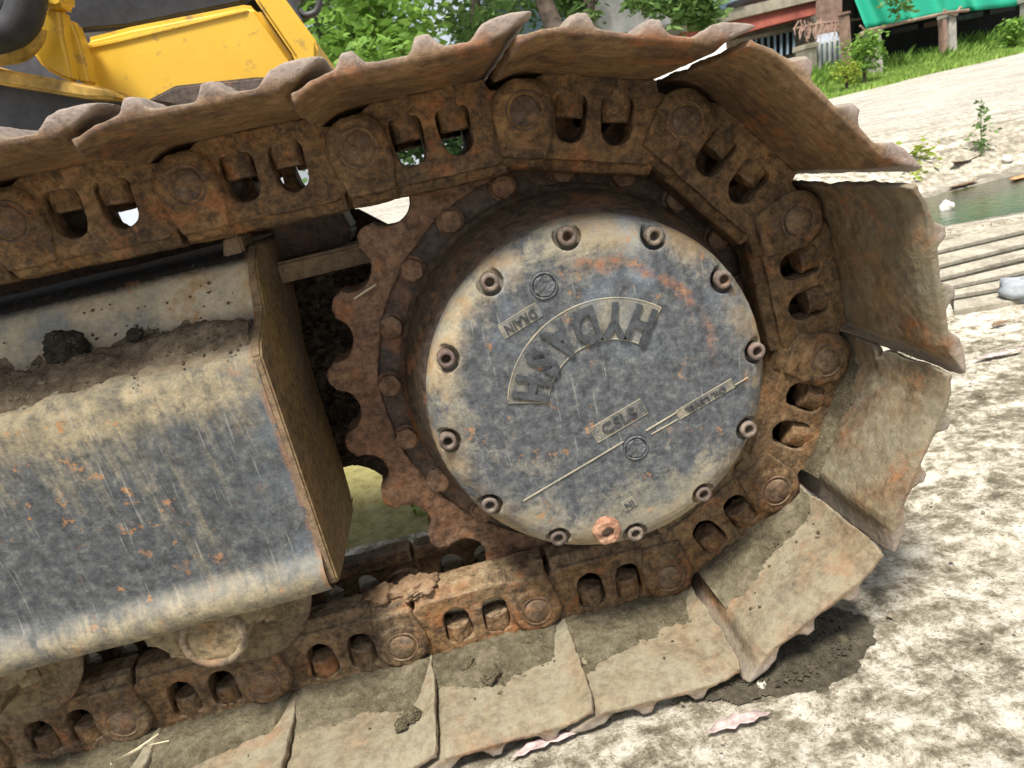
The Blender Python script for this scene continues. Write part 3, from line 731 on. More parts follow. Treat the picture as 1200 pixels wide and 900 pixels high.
# ================================================================== upper body of the excavator, behind the track
def panel(name, pts, y, th, mat, parent, bev=.012, label=None, col=None):
    q = [on_y(a, b, y) for a, b in pts]
    m = bevelled(prism([(v.x, v.z) for v in q], y, y+th), bev, 3)
    return obj(name, m, mat, parent, label=label, col=col)
bp = panel('black_panel', [(60, -90), (330, -150), (300, -6), (284, 6), (150, 33), (92, 38), (74, 30)], .98, .5, BLACK, EX, .01)
panel('dark_backing', [(-120, -60), (100, -60), (112, 112), (-120, 112)], 1.5, .05, DARKGREY, EX, .004)
yp = panel('yellow_side_panel', [(95, 44), (150, 30), (284, 4), (300, 6), (345, 70), (352, 108), (345, 128), (130, 128), (106, 110), (98, 70)], .93, .5, YELLOW, EX, .014, 'yellow sheet metal panel with a slanting right end')
panel('slanted_flange', [(292, -12), (322, -18), (372, 50), (371, 96), (354, 100), (344, 66), (300, 2)], .90, .5, YELLOW, EX, .008)
panel('panel_crease', [(94, 53), (140, 44), (286, 10), (292, 12), (287, 15), (142, 50), (96, 60)], .925, .03, YELLOW, EX, .003)
panel('lower_beam', [(-60, 62), (0, 80), (70, 93), (128, 104), (136, 116), (100, 115), (0, 99), (-60, 86)], .80, .3, DIRTY_YELLOW, EX, .006)
panel('dark_underframe', [(-60, 86), (0, 98), (100, 114), (240, 125), (380, 92), (372, 110), (330, 180), (-60, 220)], .86, .2, DARKGREY, EX, .004)
panel('rusty_crossbeam', [(170, 118), (205, 100), (300, 90), (350, 92), (350, 118), (260, 135)], .83, .1, R_DARK, EX, .006, col=(.1, .2, 0))
panel('yellow_bracket', [(38, 12), (70, 8), (74, 45), (80, 70), (84, 96), (72, 92), (50, 80), (36, 60), (32, 40)], .82, .05, YELLOW, EX, .008)
panel('yellow_bracket', [(70, 18), (84, 24), (93, 48), (100, 75), (105, 98), (92, 98), (84, 74), (74, 50)], .86, .05, YELLOW, EX, .006)
panel('yellow_cap', [(38, -16), (74, -18), (74, 6), (66, 10), (42, 4)], .80, .06, YELLOW, EX, .008)
def hose(pts, y, r, mat, name='hydraulic_hose'):
    q = [on_y(a, b, y) for a, b in pts]; R = []
    for i in range(len(q)-1):                                   # Catmull-Rom
        p0, p1, p2, p3 = q[max(i-1, 0)], q[i], q[i+1], q[min(i+2, len(q)-1)]
        for t in np.linspace(0, 1, 7)[:-1]:
            R.append(.5*((2*p1)+(p2-p0)*t+(2*p0-5*p1+4*p2-p3)*t*t+(3*p1-p0-3*p2+p3)*t**3))
    R.append(q[-1]); obj(name, tube(R, r, 12), mat, EX)
hose([(-30, 45), (0, 40), (22, 28), (32, 0), (34, -40)], .70, .034, RUBBER)
hose([(-30, 20), (0, 14), (14, -6), (18, -40)], .76, .028, RUBBER)
hose([(-30, 66), (0, 62), (22, 58), (36, 44), (40, 30)], .78, .024, DIRTY_YELLOW, 'bent_pipe')
hose([(326, -30), (334, -5), (343, 14), (350, 26)], .95, .012, DARKGREY, 'grab_rail')
hose([(350, 12), (358, 18), (370, 14), (374, 2), (373, -20)], .97, .008, DARKGREY, 'grab_rail')
hose([(326, 2), (340, 18), (352, 30)], .97, .012, DARKGREY, 'grab_rail')

# ================================================================== THE GROUND
TH = math.tan(SLOPE)
GZ0 = -.3875
def zplane(xw):
    x = max(-7, min(6, xw)); return x*TH+GZ0/math.cos(SLOPE)
# level top edge of the bank, seen behind the right end of the track
PE = at(1200, 60, 8.0); HE = PE.z
e = wray(3000, -370); e = Vector((e.x, e.y, 0)).normalized(); nrm = Vector((-e.y, e.x))
if nrm.dot(Vector((e.x, e.y))*0+Vector((PE.x-CW.x, PE.y-CW.y))) < 0: nrm = -nrm
def sdist(x, y): return (x-PE.x)*nrm.x+(y-PE.y)*nrm.y
PUD = on_z(1150, 238, GZ0); PUDW = TILT @ PUD
def terr(x, y):
    z = zplane(x); s = sdist(x, y)
    if s > -4.6 and x > -7:
        t = min(1, (s+4.6)/4.6); z = z*(1-t)+HE*t+.14*sm(.0, 1.3, s)
    d = math.hypot((x-PUDW.x-.45)/1.8, (y-PUDW.y-.03)/.85)
    w = 1-sm(.45, 1.15, d)
    return z*(1-w)+(PUDW.z-.010)*w
def axis(lo, hi, step, far):
    a = list(np.arange(lo, hi, step)); d = step; v = hi
    while v < far: a.append(v); d *= 1.16; v += d
    d = step; v = lo-step
    while v > -far: a.insert(0, v); d *= 1.16; v -= d
    return a
gx = axis(-.75, 3.3, .016, 400); gy = axis(-.75, 3.6, .016, 400)
V, Fc = [], []; nx, ny = len(gx), len(gy)
for x in gx:
    for y in gy:
        z = terr(x, y)
        if abs(x) < 12 and abs(y) < 14:
            z += .006*noise.fractal(Vector((x*3.1, y*3.1, 0)), 1, 2, 3)
            if -1 < x < 3.6 and -1 < y < 4:
                z += .0022*noise.fractal(Vector((x*22, y*22, 3)), .8, 2.1, 4)
                # shallow broom grooves running along the machine
                z += -.004*sm(.80, .97, .5+.5*math.sin((y+.10*noise.noise(Vector((x*1.2, y*2, 0))))*2*PI/.155))*sm(-.2, .3, noise.noise(Vector((x*2, y*5, 7)))+.2)
        V.append((x, y, z))
for i in range(nx-1):
    for j in range(ny-1): Fc.append((i*ny+j, (i+1)*ny+j, (i+1)*ny+j+1, i*ny+j+1))
def mat_ground():
    t = NT('rough_pale_concrete'); v = t.N('TexCoord').outputs['Object']; x = t.N('SeparateXYZ', {0: v})
    X, Y = x.outputs[0], x.outputs[1]
    n0 = t.noise(v, 1.1, 5, .6, .3); n1 = t.noise(v, 6, 7, .68, .4); n2 = t.noise(v, 42, 7, .72); n3 = t.noise(v, 190, 4, .7)
    str_v = t.N('CombineXYZ', {0: t.math('MULTIPLY', X, 2.0), 1: t.math('MULTIPLY', Y, 15), 2: 0}).outputs[0]
    s = t.noise(str_v, 1, 6, .7, .8); nf = t.noise(v, 26, 10, .82, .2); nl = t.noise(t.N('VectorMath', {0: v, 1: (.5, 1, 1)}, operation='MULTIPLY').outputs[0], 3.2, 5, .65, .3)
    q = t.math('ADD', nf, t.math('ADD', t.math('MULTIPLY', t.math('SUBTRACT', .5, s), .30), t.math('MULTIPLY', t.math('SUBTRACT', nl, .5), .30)))
    c = t.ramp(q, [(.36, (.09, .075, .05)), (.44, (.20, .175, .125)), (.49, (.35, .315, .24)), (.54, (.52, .48, .39)), (.60, (.63, .60, .52))])
    c = t.mix(t.math('MULTIPLY', t.rng(n0, .50, .64), .4, clamp=True), c, (.26, .225, .165))
    # dark specks where the aggregate shows
    c = t.mix(t.rng(n3, .58, .64, 0, .8), c, (.10, .09, .065))
    c = t.mix(t.rng(t.noise(v, 75, 4, .7), .62, .68, 0, .7), c, (.17, .15, .12))
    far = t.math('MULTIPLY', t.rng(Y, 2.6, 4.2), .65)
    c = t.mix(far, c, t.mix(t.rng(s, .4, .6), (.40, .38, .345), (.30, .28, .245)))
    d = t.N('VectorMath', {0: v, 1: (.62, .35, 0)}, operation='DISTANCE')
    # moss beyond the sprocket, left of the machine's middle
    mx = t.math('MULTIPLY', t.rng(X, .35, .0), t.rng(t.math('ADD', Y, t.math('MULTIPLY', n1, .02)), .35, .36), clamp=True)
    mx = t.math('MULTIPLY', mx, t.rng(Y, 1.6, 1.1), clamp=True)
    c = t.mix(t.math('MULTIPLY', mx, .9, clamp=True), c, t.ramp(n2, [(.3, (.13, .12, .03)), (.5, (.25, .22, .07)), (.7, (.34, .31, .13))]))
    # damp dirt washed beside the puddle
    px = PUDW.x+.3; py = PUDW.y
    dd = t.math('SQRT', t.math('ADD', t.math('POWER', t.math('MULTIPLY', t.math('SUBTRACT', X, px), .55), 2), t.math('POWER', t.math('MULTIPLY', t.math('SUBTRACT', Y, py), 1.15), 2)))
    dm = t.rng(t.math('ADD', dd, t.math('MULTIPLY', t.math('SUBTRACT', n1, .5), .9)), .75, .5)
    c = t.mix(t.math('MULTIPLY', dm, .8, clamp=True), c, t.mix(n2, (.10, .09, .07), (.24, .22, .18)))
    h = t.math('ADD', t.math('MULTIPLY', nf, 1.3), t.math('MULTIPLY', n3, .5))
    return t.out(c, .9, h, .006, 1, 0, .25)
GM = me_from(V, Fc, smooth=True)
obj('ground', GM, mat_ground(), kind='structure', tilt=False)
def gnd(px_, py_, up=0):
    """the point of the ground a line of sight meets"""
    d = wray(px_, py_).normalized(); t = .4
    while t < 60:
        q = CW+d*t
        if q.z <= terr(q.x, q.y): break
        t += .01+t*.002
    return Vector((q.x, q.y, terr(q.x, q.y)+up))

# ------------------------------------------------------------------ puddle, wet patch, slatted slab
def water():
    t = NT('murky_puddle_water'); v = t.N('TexCoord').outputs['Object']; n = t.noise(v, 9, 3, .5)
    c = t.mix(t.rng(t.noise(v, 2.2, 3, .6), .42, .6), (.030, .028, .014), (.05, .055, .018))
    return t.out(c, .07, t.noise(v, 30, 4, .6), .004, .8, 0, .6)
cx, cy = PUDW.x+.45, PUDW.y+.03
Vw = [(cx+1.25*math.cos(a)*(1+.12*math.sin(3*a)), cy+.62*math.sin(a)*(1+.1*math.cos(2*a)), PUDW.z) for a in np.linspace(0, 2*PI, 72, endpoint=False)]
obj('puddle', me_from(Vw, [tuple(range(72))]), water(), kind='structure', tilt=False)
# wet gravelly patch reaching out from under the track
wp = TILT @ on_z(948, 762, GZ0)
def h_wet(x, y):
    dx, dy = (x-wp.x), (y-wp.y)
    d = math.hypot((dx+.045)/.105, (dy-.02)/.062)+.12*noise.noise(Vector((x*14, y*14, 2)))
    return .004*(1-d**3)+.0022*fb(x, y, 22, 4, 31)+.0016*fb(x, y, 90, 3, 7)-.0006
nx_, ny_ = 190, 130; st = .0025; Vp, Fp, Hh = [], [], {}
for i in range(nx_):
    for j in range(ny_):
        x, y = wp.x-.26+i*st, wp.y-.15+j*st; h = h_wet(x, y); Hh[i, j] = h
        Vp.append((x, y, terr(x, y)+.0052+max(h, -.006)))
for i in range(nx_-1):
    for j in range(ny_-1):
        if max(Hh[i, j], Hh[i+1, j], Hh[i, j+1], Hh[i+1, j+1]) > -.005: Fp.append((i*ny_+j, (i+1)*ny_+j, (i+1)*ny_+j+1, i*ny_+j+1))
bmw = bmesh.new(); mw = me_from(Vp, Fp, smooth=True); bmw.from_mesh(mw); bmesh.ops.delete(bmw, geom=[v for v in bmw.verts if not v.link_faces], context='VERTS'); bmw.to_mesh(mw); bmw.free()
obj('wet_gravel', mw, WETGRAVEL, kind='stuff', tilt=False)
def wet_pt(rs):
    a = rs.uniform(0, 2*PI); r = rs.random()**.5
    x, y = wp.x-.045+.11*r*math.cos(a), wp.y+.02+.07*r*math.sin(a); return (x, y, terr(x, y)+.008)
g = crumbs('gravel', 500, wet_pt, WETGRAVEL, .001, .0045, None, 12); g.matrix_world = Matrix.Identity(4)
PEB = plain('pale_grit', (.42, .39, .32), .9, .4)
def near_gnd(rs):
    x, y = rs.uniform(-.2, 2.2), rs.uniform(-.7, 1.6); return (x, y, terr(x, y)+.004)
g = crumbs('gravel', 1800, near_gnd, plain('brown_grit', (.20, .17, .125), .9, .6, scale=3), .0008, .0045, None, 13); g.matrix_world = Matrix.Identity(4)
# slatted slab
CONC = mat_soil('pale_slab_concrete', (.15, .135, .10), (.29, .265, .21), (.42, .385, .31), .8, .0015)
SL = obj('slatted_slab', None, M=Matrix.Translation(gnd(1160, 305)), label='pale concrete slab with long dark slots beside the puddle at the right', cat='drain slab', tilt=False)
slots = [((1085, 302), (1215, 272)), ((1085, 320), (1215, 288)), ((1085, 335), (1215, 304)), ((1085, 347), (1215, 321)), ((1118, 352), (1215, 336))]
edges = [((1085, 290), (1215, 256))]+[(((a[0]), a[1]-3.1), ((b[0]), b[1]-3.1)) for a, b in slots]+[((1128, 351.5), (1215, 338.5))]
lo = [((1085, 290), (1215, 256))]+[(((a[0]), a[1]+3.1), ((b[0]), b[1]+3.1)) for a, b in slots]
hi = [(((a[0]), a[1]-3.1), ((b[0]), b[1]-3.1)) for a, b in slots]+[((1118, 368), (1215, 352))]
o0 = gnd(1160, 305)
for (a, b), (c, d) in zip(lo, hi):
    q = [gnd(a[0], a[1]+3), gnd(b[0], b[1]+3), gnd(d[0], d[1]+3), gnd(c[0], c[1]+3)]
    ext = (q[1]-q[0]).normalized()*.5; q[1] = q[1]+ext; q[2] = q[2]+(q[2]-q[3]).normalized()*.5
    V = [p-o0+Vector((0, 0, .014)) for p in q]+[p-o0+Vector((0, 0, -.03)) for p in q]
    m = me_from(V, [(0, 1, 2, 3), (7, 6, 5, 4)]+[(i, i+4, (i+1) % 4+4, (i+1) % 4) for i in range(4)])
    obj('slat', bevelled(m, .0012), CONC, SL)
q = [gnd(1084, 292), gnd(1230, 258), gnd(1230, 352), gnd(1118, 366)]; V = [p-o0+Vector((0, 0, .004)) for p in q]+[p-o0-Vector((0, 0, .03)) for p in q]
obj('slot_shade_bed', me_from(V, [(0, 1, 2, 3), (7, 6, 5, 4)]+[(i, i+4, (i+1) % 4+4, (i+1) % 4) for i in range(4)]), MUD_SLOT_DARK, SL)  # dark sheet painted in for the shade of deep slots

# ------------------------------------------------------------------ leaves, weeds, litter on the ground
def leafmat(name, a, b, tr=.25):
    t = NT(name); g_ = t.N('NewGeometry').outputs['Random Per Island']
    n = t.noise(t.N('TexCoord').outputs['Object'], 1.6, 3, .6)
    c = t.mix(t.math('ADD', t.math('MULTIPLY', g_, .6), t.math('MULTIPLY', n, .4)), a, b)
    m = t.out(c, .6, spec=.25)
    s = t.N('BsdfTranslucent'); t.t.links.new(c, s.inputs[0]); mx = t.N('MixShader', {0: tr, 1: t.b.outputs[0], 2: s.outputs[0]})
    t.t.links.new(mx.outputs[0], t.n['Material Output'].inputs[0]); return m
BARK = plain('grey_brown_bark', (.085, .065, .05), .9, .5, scale=8, bump=.01)
LG = leafmat('bright_green_leaves', (.09, .19, .025), (.25, .42, .08), .35)
DG = leafmat('dark_green_leaves', (.03, .07, .02), (.09, .17, .05))
MG = leafmat('mid_green_leaves', (.06, .13, .03), (.17, .28, .08), .3)
YG = leafmat('yellow_green_leaves', (.18, .26, .03), (.34, .40, .06), .35)
GR = leafmat('fresh_grass', (.18, .32, .05), (.40, .55, .14), .35)
DRY = leafmat('dry_brown_leaves', (.16, .09, .04), (.34, .22, .11), .1)
PINKL = plain('pale_pinkish_dry_leaf', (.36, .275, .26), .85, .45, scale=60)
ORL = plain('orange_brown_dry_leaf', (.42, .22, .10), .8, .3, scale=40)
BRL = plain('dark_brown_dry_leaf', (.14, .08, .045), .8, .3, scale=40)
def flat_leaf(px_, py_, L, Wd, ang, mat, label, curl=.15):
    g_ = gnd(px_, py_); V, Fc = [], []
    for i in range(11):
        t = i/10; w = Wd*math.sin(PI*min(1, t*1.02))**.7*.5; z = curl*L*(t-.5)**2*1.2
        for s, k in ((-1, 0), (-.5, 1), (0, 2), (.5, 3), (1, 4)): V.append(((t-.5)*L, s*w*(1+.35*math.sin(i*2.3+s*2+px_))+.06*L*math.sin(t*3), .006+z+abs(s)*w*.35))
    for i in range(10):
        for k in range(4): Fc.append((i*5+k, i*5+k+1, (i+1)*5+k+1, (i+1)*5+k))
    m = me_from(V, Fc, smooth=True)
    m = apply_mods(m, lambda t: setattr(t.modifiers.new('s', 'SOLIDIFY'), 'thickness', .0012))
    M = Matrix.Translation(g_) @ Matrix.Rotation(-SLOPE, 4, 'Y') @ Matrix.Rotation(ang, 4, 'Z')
    obj('dry_leaf', m, mat, None, M, label=label, cat='leaf', tilt=False)
flat_leaf(868, 858, .080, .017, .02, PINKL, 'pale pinkish dry leaf lying on the concrete at the bottom below the track')
flat_leaf(640, 884, .085, .014, .10, PINKL, 'pale strip of dry leaf half under the bottom shoe at the lower edge', .02)
flat_leaf(1136, 192, .34, .05, .35, BRL, 'long dark brown curled leaf lying at the foot of the tall weed', .3)
flat_leaf(1196, 212, .16, .07, .5, ORL, 'orange-brown dry leaf at the right edge just above the puddle', .3)
flat_leaf(1172, 384, .05, .02, .1, BRL, 'small dark brown leaf on pale concrete at the right below the slatted slab', .3)
flat_leaf(1085, 392, .10, .012, .05, BRL, 'thin dark brown leaf beside the edge of the large right shoe', .2)
flat_leaf(1130, 220, .20, .05, .1, BRL, 'blackish wet leaf at the far edge of the puddle', .2)
flat_leaf(1172, 422, .12, .02, -.1, PINKL, 'whitish scrap of leaf near the right edge below the slatted slab', .2)
def blob(name, px_, py_, r, mat, label, cat, sq=.8, up=0, sub=3):
    bm = bmesh.new(); bmesh.ops.create_icosphere(bm, subdivisions=sub, radius=1)
    for v in bm.verts:
        q = v.co.copy(); d = 1+.35*noise.noise(q*1.7+Vector((px_, 0, 0)))+.1*noise.noise(q*5); v.co = q*r*d; v.co.z *= sq
    g_ = gnd(px_, py_); obj(name, bm_mesh(bm, smooth=True), mat, None, Matrix.Translation(g_+Vector((0, 0, r*sq*.5+up))), label=label, cat=cat, tilt=False)
WHITE = plain('white_stone', (.62, .60, .56), .7, .15)
blob('white_stone', 1110, 248, .030, WHITE, 'white rounded stone standing in the near edge of the puddle', 'stone', 1.2)
blob('stone', 1180, 190, .028, WHITE, 'pale stone at the right just beside the tall weed', 'stone')
blob('stone', 1196, 352, .055, plain('blue_grey_stone', (.26, .28, .30), .8, .3), 'blue-grey stone at the right edge below the slatted slab', 'stone')
blob('stone', 987, 789-35, .0085, MUD_GREY, 'small grey stone at the outer edge of the wet patch beside the track', 'stone')
blob('stone', 893, 808, .006, PEB, 'small pale stone at the tip of the lowest right shoe', 'stone')
def leaf_cloud(centres, n, size, sd, seed, flat=.5):
    """many small pointed leaves (two triangles each) scattered round clump centres"""
    rs = np.random.RandomState(seed); C = np.array(centres); k = rs.randint(0, len(C), n)
    P = C[k, :3]+rs.normal(size=(n, 3))*C[k, 3:4]*sd
    a = rs.uniform(0, 2*PI, n); tl = rs.uniform(-.9, .9, n); s = size*rs.uniform(.55, 1.3, n)
    d = np.stack([np.cos(a)*np.cos(tl), np.sin(a)*np.cos(tl), np.sin(tl)*flat-.25], 1); d /= np.linalg.norm(d, axis=1)[:, None]
    r = rs.normal(size=(n, 3)); w = np.cross(d, r); w /= np.linalg.norm(w, axis=1)[:, None]
    s = s[:, None]; A = P; B = P+d*s*.5+w*s*.24; T = P+d*s; D = P+d*s*.5-w*s*.24
    V = np.stack([A, B, T, D], 1).reshape(-1, 3)
    m = bpy.data.meshes.new('leaves'); m.vertices.add(4*n); m.vertices.foreach_set('co', V.ravel().astype(np.float32))
    m.loops.add(4*n); m.loops.foreach_set('vertex_index', np.arange(4*n, dtype=np.int32)); m.polygons.add(n)
    m.polygons.foreach_set('loop_start', np.arange(0, 4*n, 4, dtype=np.int32)); m.polygons.foreach_set('loop_total', np.full(n, 4, dtype=np.int32))
    m.update(calc_edges=True); return m
def weed(px_, py_, h, mat, label, seed, spread=.03, n=70, size=.03, name='weed'):
    g_ = gnd(px_, py_); r = obj(name, None, M=Matrix.Translation(g_), label=label, cat='weed', tilt=False)
    rs = random.Random(seed); cs = []
    st_ = [((0, 0, -.02), (rs.uniform(-.01, .01), 0, h*.5), (rs.uniform(-.02, .02), 0, h))]
    obj('stem', tube(st_[0], [.004, .003, .001], 6), mat, r)
    for i in range(9): z = h*(.12+.88*i/9); cs.append((st_[0][2][0]*z/h, 0, z, spread*(1-.5*i/9)))
    obj('foliage', leaf_cloud(cs, n, size, .8, seed), mat, r)
weed(1151, 182, .30, MG, 'tall thin green weed growing from a crack beyond the puddle', 3, .035, 110, .035)
weed(1078, 190, .08, YG, 'small yellow-green tuft beyond the puddle beside the tip of the upper right shoe', 5, .06, 60, .05)
weed(1068, 205, .04, YG, 'low yellowish tuft right at the tip of the upper right shoe', 6, .05, 40, .045)
weed(489, 603, .05, GR, 'thin green sprout on mossy ground seen between the sprocket teeth', 8, .006, 16, .02)

# ------------------------------------------------------------------ trees
def tree(base, trunks, clumps, n, size, mat, label, seed, sd=.5, group=None):
    r = obj('tree', None, M=Matrix.Translation(base), label=label, cat='tree', group=group, tilt=False)
    tm = []
    for pts, rad in trunks: tm.append(tube([Vector(p)-base for p in pts], rad, 12))
    m = join(tm); m.polygons.foreach_set('use_smooth', [True]*len(m.polygons)); roughen(m, [(.02, 6)], seed); obj('trunk', m, BARK, r)
    obj('crown', leaf_cloud([(c[0]-base.x, c[1]-base.y, c[2]-base.z, c[3]) for c in clumps], n, size, sd, seed), mat, r)
def cl(rs, px0, px1, py0, py1, dist, dd, n, r):
    out = []
    for _ in range(n):
        q = at(rs.uniform(px0, px1), rs.uniform(py0, py1), dist+rs.uniform(-dd, dd)); out.append((q.x, q.y, q.z, r*rs.uniform(.6, 1.2)))
    return out
def ground_under(q): return Vector((q.x, q.y, terr(q.x, q.y)-.05))
def branches(rs, top, clumps, n, r0):
    out = []
    for c in rs.sample(clumps, min(n, len(clumps))):
        c = Vector(c[:3]); mid = top.lerp(c, .5)+Vector((0, 0, -.1)); out.append(([top, mid, c], [r0, r0*.6, r0*.2]))
    return out
rs = random.Random(11)
# bright leafy tree right behind the machine's yellow panel
c1 = cl(rs, 372, 486, -330, 62, 8.6, 1.0, 60, .30)+cl(rs, 395, 480, 30, 82, 8.0, .3, 12, .22)+cl(rs, 300, 560, -420, -60, 9, 1.3, 50, .4)
t0 = at(415, -20, 8.8); b = ground_under(at(418, 200, 8.8))
tree(b, [([b, b.lerp(t0, .5)+Vector((.1, 0, 0)), t0], [.16, .13, .09])]+branches(rs, t0, c1, 14, .05), c1, 9000, .15, LG, 'bright green leafy tree just right of the yellow panel', 21, .6)
# dark tree behind it
c2 = cl(rs, 300, 430, -260, 60, 13, 1.5, 60, .5)+cl(rs, 330, 520, -400, -30, 14, 1.5, 40, .6)
t0 = at(380, -80, 13); b = ground_under(at(372, 220, 13))
tree(b, [([b, b.lerp(t0, .5), t0], [.22, .18, .12])]+branches(rs, t0, c2, 14, .07), c2, 8000, .2, DG, 'dark green tree behind the bright one, next to the yellow panel end', 22, .6)
# thin tree with gaps, middle
c3 = cl(rs, 500, 640, -330, 22, 11, 1.2, 46, .3)+cl(rs, 530, 600, 10, 46, 11, .6, 12, .22)+cl(rs, 600, 690, -60, 30, 11.5, .8, 14, .3)
t0 = at(560, -120, 11.4); b = ground_under(at(566, 200, 11.4))
tree(b, [([b, b.lerp(t0, .5)+Vector((-.1, 0, 0)), t0], [.13, .10, .07])]+branches(rs, t0, c3, 16, .05), c3, 3600, .17, MG, 'loose-crowned tree with sky showing through above the middle of the track', 23, .75)
# forked trunk tree
c4 = cl(rs, 600, 840, -420, -16, 10, 1.0, 70, .35)+cl(rs, 640, 700, -20, 20, 10.4, .5, 10, .2)+cl(rs, 790, 835, -8, 26, 9.6, .3, 8, .14)+cl(rs, 730, 780, -14, 8, 9.6, .3, 7, .16)
f = at(662, 62, 10); b = ground_under(at(668, 200, 10)); ta = at(618, -90, 10); tb = at(697, -110, 10.4)
tree(b, [([b, f], [.20, .17]), ([f, at(645, 22, 10), at(630, -20, 10), ta], [.15, .135, .12, .08]), ([f, at(688, 20, 10.2), at(693, -30, 10.3), tb], [.12, .10, .09, .06])]+branches(rs, ta, c4[:40], 8, .05)+branches(rs, tb, c4[20:70], 10, .05),
     c4, 8200, .15, MG, 'tree with a forked dark trunk behind the middle of the track', 24, .62)
# far belt of low trees that closes the view at the left
c5 = []
for i in range(70): q = at(rs.uniform(380, 760), 150+rs.uniform(-46, 60), 24+rs.uniform(-2, 2)); c5.append((q.x, q.y, q.z, rs.uniform(.6, 1.3)))
obj('far_thicket', leaf_cloud(c5, 7000, .4, .7, 31), DG, kind='stuff', tilt=False)

# ------------------------------------------------------------------ buildings and fence on the bank, all along one line that recedes to the left
def FP(px_, py_, off):
    o = Vector((PE.x+nrm.x*off, PE.y+nrm.y*off)); d = wray(px_, py_)
    k = ((o.x-CW.x)*nrm.x+(o.y-CW.y)*nrm.y)/(d.x*nrm.x+d.y*nrm.y); return CW+d*k
N3 = Vector((nrm.x, nrm.y, 0))
def fpanel(name, pts, off, th, mat, parent, bev=0, label=None, base=Vector((0, 0, 0))):
    q = [FP(a, b, off)-base for a, b in pts]; n = len(q)
    V = q+[p+N3*th for p in q]
    bm = bmesh.new(); vs = [bm.verts.new(v) for v in V]
    for f_ in [tuple(range(n)), tuple(range(2*n-1, n-1, -1))]+[(i, i+n, (i+1) % n+n, (i+1) % n) for i in range(n)]: bm.faces.new([vs[i] for i in f_])
    m = bm_mesh(bm)
    if bev: m = bevelled(m, bev)
    return obj(name, m, mat, parent, label=label) if parent is not None else obj(name, m, mat, tilt=False)
def root(name, px_, py_, off, label, cat, group=None):
    q = FP(px_, py_, off); q.z = terr(q.x, q.y); o = obj(name, None, M=Matrix.Translation(q), label=label, cat=cat, group=group, tilt=False); return o, q
CREAM = plain('stained_cream_render', (.42, .38, .29), .9, .3, scale=3)
REDB = plain('faded_red_paint', (.50, .15, .11), .8, .25, scale=4)
WHITEP = plain('dirty_white_paint', (.55, .55, .53), .8, .2, scale=5)
GREYP = plain('grey_concrete_post', (.34, .32, .28), .9, .3, scale=9)
BROWNP = plain('weathered_brown_pole', (.26, .17, .13), .9, .3, scale=9)
DARKIN = plain('dark_shed_boards', (.02, .022, .024), .8, .4, scale=6)
TEAL = plain('dull_teal_gate', (.10, .15, .16), .6, .3, scale=9)
BLUEW = plain('pale_blue_wall', (.36, .50, .62), .8, .15, scale=2)
BLUET = plain('bright_blue_tarpaulin', (.06, .28, .60), .6, .2, scale=3)
OFFH = 3.4
H, hb = root('house', 900, 90, OFFH, 'cream two-storey house with a faded red beam across its front', 'house')
k = dict(base=hb)
fpanel('wall', [(700, 60), (800, 40), (957, 4), (957, 120), (860, 130), (700, 150)], OFFH+.25, .4, CREAM, H, **k)
fpanel('upper_wall', [(700, -160), (957, -230), (957, -2), (860, 14), (700, 44)], OFFH+1.3, .3, WHITEP, H, **k)
fpanel('red_beam', [(770, 52), (800, 37), (957, -2), (957, 17), (905, 30), (800, 59), (770, 68)], OFFH, .26, REDB, H, .01, **k)
fpanel('balcony_slab', [(770, 38), (800, 22), (960, -16), (960, 0), (800, 38), (770, 52)], OFFH-.04, 1.0, CREAM, H, .01, **k)
rl = fpanel('balcony_rail', [(784, 4), (870, -18), (960, -42), (960, -39), (870, -15), (784, 7)], OFFH-.0, .04, WHITEP, H, **k)
for i in range(22):
    x = 788+i*8; y = 26-(x-788)*.232
    fpanel('baluster', [(x, y-20), (x+1.8, y-20.4), (x+1.8, y+2), (x, y+3.1)], OFFH+.01, .03, WHITEP, rl, **k)
fpanel('tile_band', [(800, 16), (872, -2), (872, 4), (800, 23)], OFFH-.07, .03, plain('blue_grey_tiles', (.22, .30, .40), .5, .3), H, **k)
for x, y, w, h in ((812, 8, 26, 40), (852, -4, 26, 40), (892, -14, 28, 40)):
    wf = fpanel('window', [(x-w/2, y-h), (x+w/2, y-h-5), (x+w/2, y+6), (x-w/2, y+12)], OFFH+1.22, .06, BLUEW, H, **k)
    fpanel('pane', [(x-w/2+3, y-h+4), (x+w/2-3, y-h), (x+w/2-3, y), (x-w/2+3, y+6)], OFFH+1.2, .015, DARKGREY, wf, **k)
wf = fpanel('window', [(868, 50), (932, 36), (932, 62), (868, 78)], OFFH+.2, .04, DARKIN, H, **k)
fpanel('lintel', [(862, 46), (936, 30), (936, 35), (862, 51)], OFFH+.14, .1, CREAM, H, **k)
for i in range(9): x = 871+i*7.4; fpanel('bar', [(x, 50-(x-868)*.22), (x+1.5, 49.6-(x-868)*.22), (x+1.5, 77-(x-868)*.25), (x, 77.4-(x-868)*.25)], OFFH+.13, .03, BLUEW, wf, **k)
fpanel('porch_ceiling', [(957, -4), (990, -14), (992, 34), (957, 40)], OFFH+.8, .1, BROWNP, H, **k)
# blue and white buildings between the trunks
B1, bb = root('blue_house', 715, 120, 6.5, 'pale blue house with a bright blue awning seen between the tree trunks', 'house')
fpanel('wall', [(560, -60), (700, -100), (790, -120), (790, 140), (560, 170)], 6.6, .5, BLUEW, B1, base=bb)
fpanel('awning', [(700, 12), (742, 2), (742, 34), (700, 44)], 6.2, .3, BLUET, B1, .02, base=bb)
fpanel('window', [(752, 10), (772, 5), (772, 34), (752, 40)], 6.5, .08, WHITEP, B1, base=bb)
fpanel('window', [(664, 28), (684, 23), (684, 52), (664, 58)], 6.5, .08, WHITEP, B1, base=bb)
